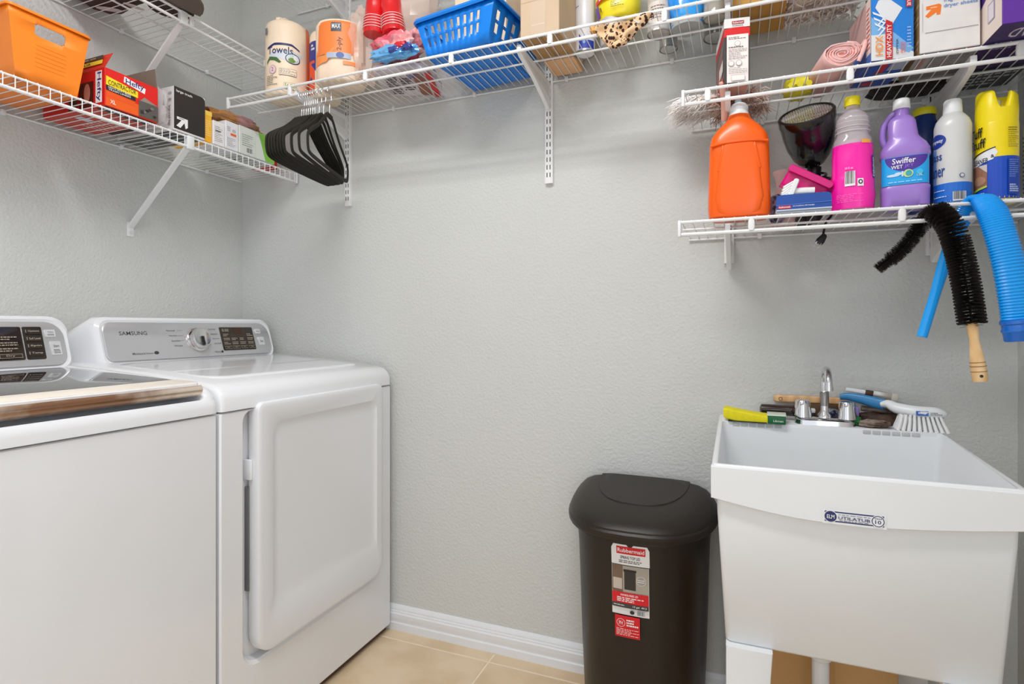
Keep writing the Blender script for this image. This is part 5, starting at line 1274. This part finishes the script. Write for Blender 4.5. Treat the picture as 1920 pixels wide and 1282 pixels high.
# ---------------- hanging bottle brush and hose
t = thing('coil_brush', 'long black bristle brush with a wooden handle bent over the lowest shelf rail', 'brush', (.400, YS - .022, SR - .005), 0)
path = spline([(-.096, .062, -.130), (-.050, .056, -.088), (-.018, .044, -.040), (-.004, .014, -.0115), (.012, -.022, -.040), (.024, -.028, -.075), (.036, -.030, -.130), (.046, -.030, -.195), (.054, -.030, -.262)], 10)
b = newbm(); tube(b, path, .0022, 6); part(t, 'twisted_wire', b, M((40, 36, 32), .5, .5))
rr = random.Random(11); bm = newbm(); NP = len(path)
for i in range(NP - 1):
    k0 = i / NP
    t_ = (path[i + 1] - path[i]); L_ = t_.length; tn = t_.normalized()
    a_ = tn.orthogonal().normalized(); c_ = tn.cross(a_)
    rad = .0185 * (1 if k0 > .05 else .75) if k0 < .40 else .0245
    ringy = k0 > .5
    n_ = int(190 * L_ / .01) if not ringy else int(40 * L_ / .01)
    for q in range(n_):
        al = rr.uniform(0, 2 * PI); u = rr.random()
        p = path[i] + t_ * u; d = (a_ * math.cos(al) + c_ * math.sin(al)) * rad * rr.uniform(.8, 1.05) + tn * rr.uniform(-.003, .003)
        s = tn * .0005 + d.cross(tn).normalized() * .0005
        v = [bm.verts.new(p - s), bm.verts.new(p + s), bm.verts.new(p + d + s * .5), bm.verts.new(p + d - s * .5)]; bm.faces.new(v)
# ringed bristle rows on the hanging stretch
acc = 0
for i in range(int(NP * .42), NP - 1):
    seg = path[i + 1] - path[i]; acc += seg.length
    if acc < .0052: continue
    acc = 0; tn = seg.normalized(); a_ = tn.orthogonal().normalized(); c_ = tn.cross(a_)
    for q in range(220):
        al = 2 * PI * q / 220 + rr.uniform(-.03, .03); rad = .0255 * rr.uniform(.9, 1.04); off = tn * (rr.uniform(-.0011, .0011) - .001)
        d = (a_ * math.cos(al) + c_ * math.sin(al)) * rad + tn * -.003 * math.cos(al * 2)
        s = tn * .0009; s2 = d.cross(tn).normalized() * .0005
        v = [bm.verts.new(path[i] - s2), bm.verts.new(path[i] + s2), bm.verts.new(path[i] + d + off + s), bm.verts.new(path[i] + d + off - s)]; bm.faces.new(v)
part(t, 'bristles', bm, M((36, 30, 26), .6, var=.2), smooth=False, stuff=True)
e0 = path[-1]; dn = (path[-1] - path[-4]).normalized()
def ax(dist): return e0 + dn * dist
b = newbm(); ds = [(-.006, .0075), (.0, .0105), (.012, .0098), (.03, .0085), (.05, .0105), (.07, .0125), (.09, .0135), (.112, .0138), (.116, .0125)]
tube(b, [ax(d_) for d_, _ in ds], .01, 18, rad=[r_ for _, r_ in ds]); hd = part(t, 'wooden_handle', b, M((226, 184, 130), .5, kind='wood', vs=12, rgb2=(236, 200, 152)), angle=60)
for d_ in (.076, .084, .095):
    c_ = ax(d_); a_ = dn.orthogonal().normalized(); e_ = dn.cross(a_); rd = .0132 if d_ < .08 else .0139
    b = newbm(); tube(b, [c_ + a_ * rd * math.cos(2 * PI * i / 20) + e_ * rd * math.sin(2 * PI * i / 20) for i in range(21)], .0006, 5, cap=False); part(hd, 'groove', b, flat((140, 96, 56)))
b = newbm(); c_ = ax(.104); tube(b, [c_ + Vector((-.001, -.0145, 0)), c_ + Vector((-.001, .010, 0))], .0030, 12); part(hd, 'hang_hole', b, flat((50, 30, 18)))
# blue flexible hose nozzle
HB = M((6, 160, 246), .3, var=.03, vs=8, coat=.2)
t = thing('vacuum_hose', 'bright blue ribbed flexible vacuum nozzle draped over the lowest shelf at right', 'hose', (.480, YS, SR), 0)
path = spline([(-.090, .040, -.292), (-.066, .046, -.205), (-.044, .046, -.120), (-.024, .036, -.050), (-.010, .016, -.010), (.004, -.004, .004), (.014, -.026, -.024), (.024, -.036, -.07), (.036, -.040, -.13), (.046, -.042, -.20), (.053, -.042, -.262)], 20)
NP = len(path); b = newbm(); rings = []; prev = None
for i, p in enumerate(path):
    tn = (path[min(i + 1, NP - 1)] - path[max(0, i - 1)]).normalized(); k = i / (NP - 1)
    wv = Vector((1, 0, 0)); wv = (wv - tn * wv.dot(tn)).normalized(); nv = tn.cross(wv)
    hw = .0105 + .0175 * max(0, min(1, (k - .12) / .50)); hn = .008 + .007 * max(0, min(1, (k - .3) / .5))
    rib = (1.05 if i % 2 else .93) if k > .26 else 1
    rings.append([p + wv * hw * rib * math.cos(2 * PI * q / 24) + nv * hn * rib * math.sin(2 * PI * q / 24) for q in range(24)])
loft(b, rings); part(t, 'hose_tube', b, HB, angle=12)
dn = (path[-1] - path[-3]).normalized(); wv = (Vector((1, 0, 0)) - dn * dn.x).normalized(); nv = dn.cross(wv)
b = newbm(); rings = [[path[-1] + dn * z + wv * (.028 * r_) * math.cos(2 * PI * q / 28) + nv * (.022 * r_) * math.sin(2 * PI * q / 28) for q in range(28)] for z, r_ in ((-.008, 1), (-.006, 1.08), (.0, 1.08), (.002, 1.0), (.010, 1.0), (.012, 1.05), (.016, 1.05), (.018, .98), (.034, .96), (.036, .9))]
loft(b, rings); part(t, 'end_collar', b, M((16, 104, 200), .28, coat=.3), angle=40)

# ---------------- tub ledge
LX, LY = .214, 1.70
def on(name, label, cat, px, py, pz, rot=(0, 0, 0)): return thing(name, label, cat, (px, py, LZ + pz), 0, rot=rot)
t = on('sponge_scourer', 'yellow sponge in a dark green sleeve at the left end of the tub ledge', 'sponge', .000, 1.690, .0005, (0, 0, R(-3)))
b = newbm(); loft(b, [[(x, y, z) for y, z in rrect(-.030, .030, zb, zt, .005, 3)] for x, zb, zt in ((-.034, .012, .034), (-.028, .006, .035), (.0, .0, .030), (.04, 0, .024), (.084, .0, .020))]); part(t, 'sponge', b, M((236, 222, 30), .85, var=.06, vs=90, bump=.6, bs=700), angle=50)
part(t, 'sleeve', box(newbm(), .078, .122, -.033, .033, .0, .021, .002), M((14, 96, 52), .4))
part(t, 'sleeve_top', box(newbm(), .076, .123, -.032, .032, .0215, .0245, .001), M((210, 222, 206), .4))
P = Print(fplane((.082, -.033, .002), (1, 0, 0), (0, 0, 1), (0, -1, 0))); P.text('Libman', .010, .004, .034, .010, (210, 226, 206)); P.done(t, 'sleeve_print')
part(t, 'scour_pad', box(newbm(), -.022, .076, -.031, .031, -.0004, .0025, .0008), M((40, 50, 30), .9))
t = on('brush_handle', 'dark brown rounded brush handle lying behind the yellow sponge', 'brush', .112, 1.750, .016)
b = newbm(); ds = [(-.052, .007), (-.048, .0150), (-.03, .0158), (-.010, .0150), (.0, .0140), (.02, .0150), (.038, .0155), (.048, .011), (.050, .004)]
tube(b, [(x, 0, .010) for x, _ in ds], .01, 16, rad=[r_ for _, r_ in ds]); part(t, 'handle', b, M((44, 26, 18), .25, coat=.4))
t = on('wooden_brush', 'light wooden brush handle lying against the wall behind the faucet', 'brush', .183, 1.775, .046)
b = newbm(); loft(b, [[(x, y, z) for y, z in rrect(-.006, .006, .0 + i, .020 - i + dz, .004, 3)] for x, i, dz in ((-.085, .003, 0), (-.080, 0, 0), (0, .001, .002), (.05, .001, .0), (.10, 0, -.001), (.115, .002, -.002))])
part(t, 'handle', b, M((214, 164, 112), .5, kind='wood', vs=10, rgb2=(228, 184, 134)), angle=50)
b = newbm(); tube(b, [(-.068 + .0045 * math.cos(2 * PI * i / 16), -.0066, .010 + .0045 * math.sin(2 * PI * i / 16)) for i in range(17)], .0008, 5, cap=False); part(t, 'hang_ring', b, flat((120, 80, 46)))
part(t, 'brush_head', box(newbm(), .0, .10, -.006, .006, -.046, .0005, .003), M((90, 66, 44), .7))
t = on('nail_brush', 'tiny white and black brush on the ledge left of the faucet spout', 'brush', .186, 1.745, 0)
part(t, 'brush_block', box(newbm(), -.014, .014, -.008, .008, .024, .036, .003), PLASTW)
b = newbm()
for i in range(5): box(b, -.013 + i * .006, -.0095 + i * .006, -.006, .006, .0, .025)
part(t, 'bristles', b, BLACK, stuff=True)
t = on('dish_cloth', 'crumpled navy cloth tucked right of the faucet spout', 'cloth', .243, 1.752, 0)
b = newbm(); blob(b, .016, .014, .018, 111, .25); part(t, 'cloth', b, M((34, 42, 74), .8, vs=60, rgb2=(170, 176, 190)), angle=50)
t, b, F, Lf, Rt, Bt, Tp = carton('soap_box', 'small purple carton right of the faucet handle', 'box', (.277, 1.735, LZ), 0, .026, .02, .046, M((150, 120, 196), .4))
P = Print(F); P.lines(.003, .006, .023, .04, 4, (206, 190, 232), 5, .5); P.done(b, 'box_print')
t = on('steel_scrubber', 'little green scrubber beside the right faucet handle', 'scrubber', .292, 1.712, 0)
b = newbm(); blob(b, .012, .010, .013, 121, .35, 2.2, 4); part(t, 'scrubber', b, M((26, 120, 54), .7, bump=.5), angle=40)
t = on('paint_brush', 'flat paint brush with white handle on top of the heap, behind the blue brush', 'brush', .334, 1.768, .082, (0, R(8), 0))
b = newbm(); loft(b, [[(x, y, z) for y, z in rrect(-.005, .005, -h_, h_, .003, 3)] for x, h_ in ((-.058, .005), (-.03, .0055), (-.012, .006))]); part(t, 'handle', b, PLASTW)
part(t, 'ferrule', box(newbm(), .006, .05, -.006, .006, -.010, .009, .002), M((190, 186, 180), .3, .7)); part(t, 'neck', box(newbm(), -.012, .008, -.0055, .0055, -.008, .007, .002), M((72, 44, 26), .5))
part(t, 'bristles', box(newbm(), .048, .064, -.006, .006, -.012, .009, .002), M((206, 200, 190), .8))
t = on('bristle_brush', 'dark brown worn brush under the blue handled brush at the back of the ledge', 'brush', .350, 1.752, .0)
b = newbm(); blob(b, .048, .022, .016, 131, .15, 3.4, 2.5); part(t, 'block', b, M((54, 34, 26), .6, vs=20, rgb2=(94, 66, 50)), angle=50)
b = newbm(); tube(b, [(-.04, 0, .042), (0, -.002, .040), (.046, 0, .034)], .0075, 10); part(t, 'handle', b, M((150, 132, 120), .4, vs=14, rgb2=(40, 28, 24)))
t = on('rag', 'grey brown rag bunched on the ledge below the dark brush', 'cloth', .330, 1.700, 0)
b = newbm(); blob(b, .036, .020, .010, 141, .3, 2.4, 3); part(t, 'rag', b, M((150, 134, 122), .9, vs=30, rgb2=(96, 76, 64)), angle=50)
t = on('dish_brush', 'large white bristled scrub brush with a blue handle on the right of the ledge', 'brush', .418, 1.690, .0)
b = newbm(); pts = [(-.158, .062, .070), (-.14, .060, .072), (-.11, .052, .068), (-.075, .042, .060), (-.060, .036, .058)]
tube(b, spline(pts, 5), .007, 12, rad=[.0075 + .007 * min(1, i / 14) for i in range(21)], flatf=.6); part(t, 'blue_handle', b, M((52, 128, 182), .35), label='blue plastic handle')
b = newbm(); tube(b, spline([(-.066, .038, .058), (-.052, .030, .060), (-.035, .018, .052), (.0, .0, .048), (.035, .0, .047), (.054, 0, .043), (.060, 0, .038)], 5), .01, 14, rad=[.008 + .006 * min(1, i / 10) - (.006 * max(0, (i - 22) / 8)) for i in range(31)], flatf=1.25); hd = part(t, 'brush_head', b, PLASTW)
P = Print(lambda u, v, h: Vector((u, -.0175 - h * 1.5, v))); P.rect(-.004, .040, .022, .0515, (58, 104, 190)); P.lines(.001, .043, .017, .049, 1, WH, 3, .7); P.lines(.026, .042, .05, .05, 2, (120, 120, 124), 3); P.done(hd, 'head_print')
for i in range(10):
    for j in range(3):
        x = -.032 + i * .0088; y = -.012 + j * .012; sp_ = (i - 4.5) * .0022 + .002
        b = newbm(); tube(b, [(x, y, .040), (x + sp_ * .5, y - .004 + j * .004, .022), (x + sp_ * 1.3, y * 1.5, .0015 if j else .0)], .003, 8, rad=[.0030, .0036, .0044]); part(t, 'bristle_tuft', b, M((238, 238, 238), .55))

# cardboard box on the floor under the tub
t, b, F, Lf, Rt, Bt, Tp = carton('cardboard_box', 'brown cardboard box on the floor under the laundry tub', 'box', (.072, 1.53, 0), 0, .273, .17, .43, M((196, 152, 100), .75, var=.05, vs=6))
P = Print(F); P.rect(.13, .0, .145, .429, (184, 140, 88)); P.done(b, 'box_tape')
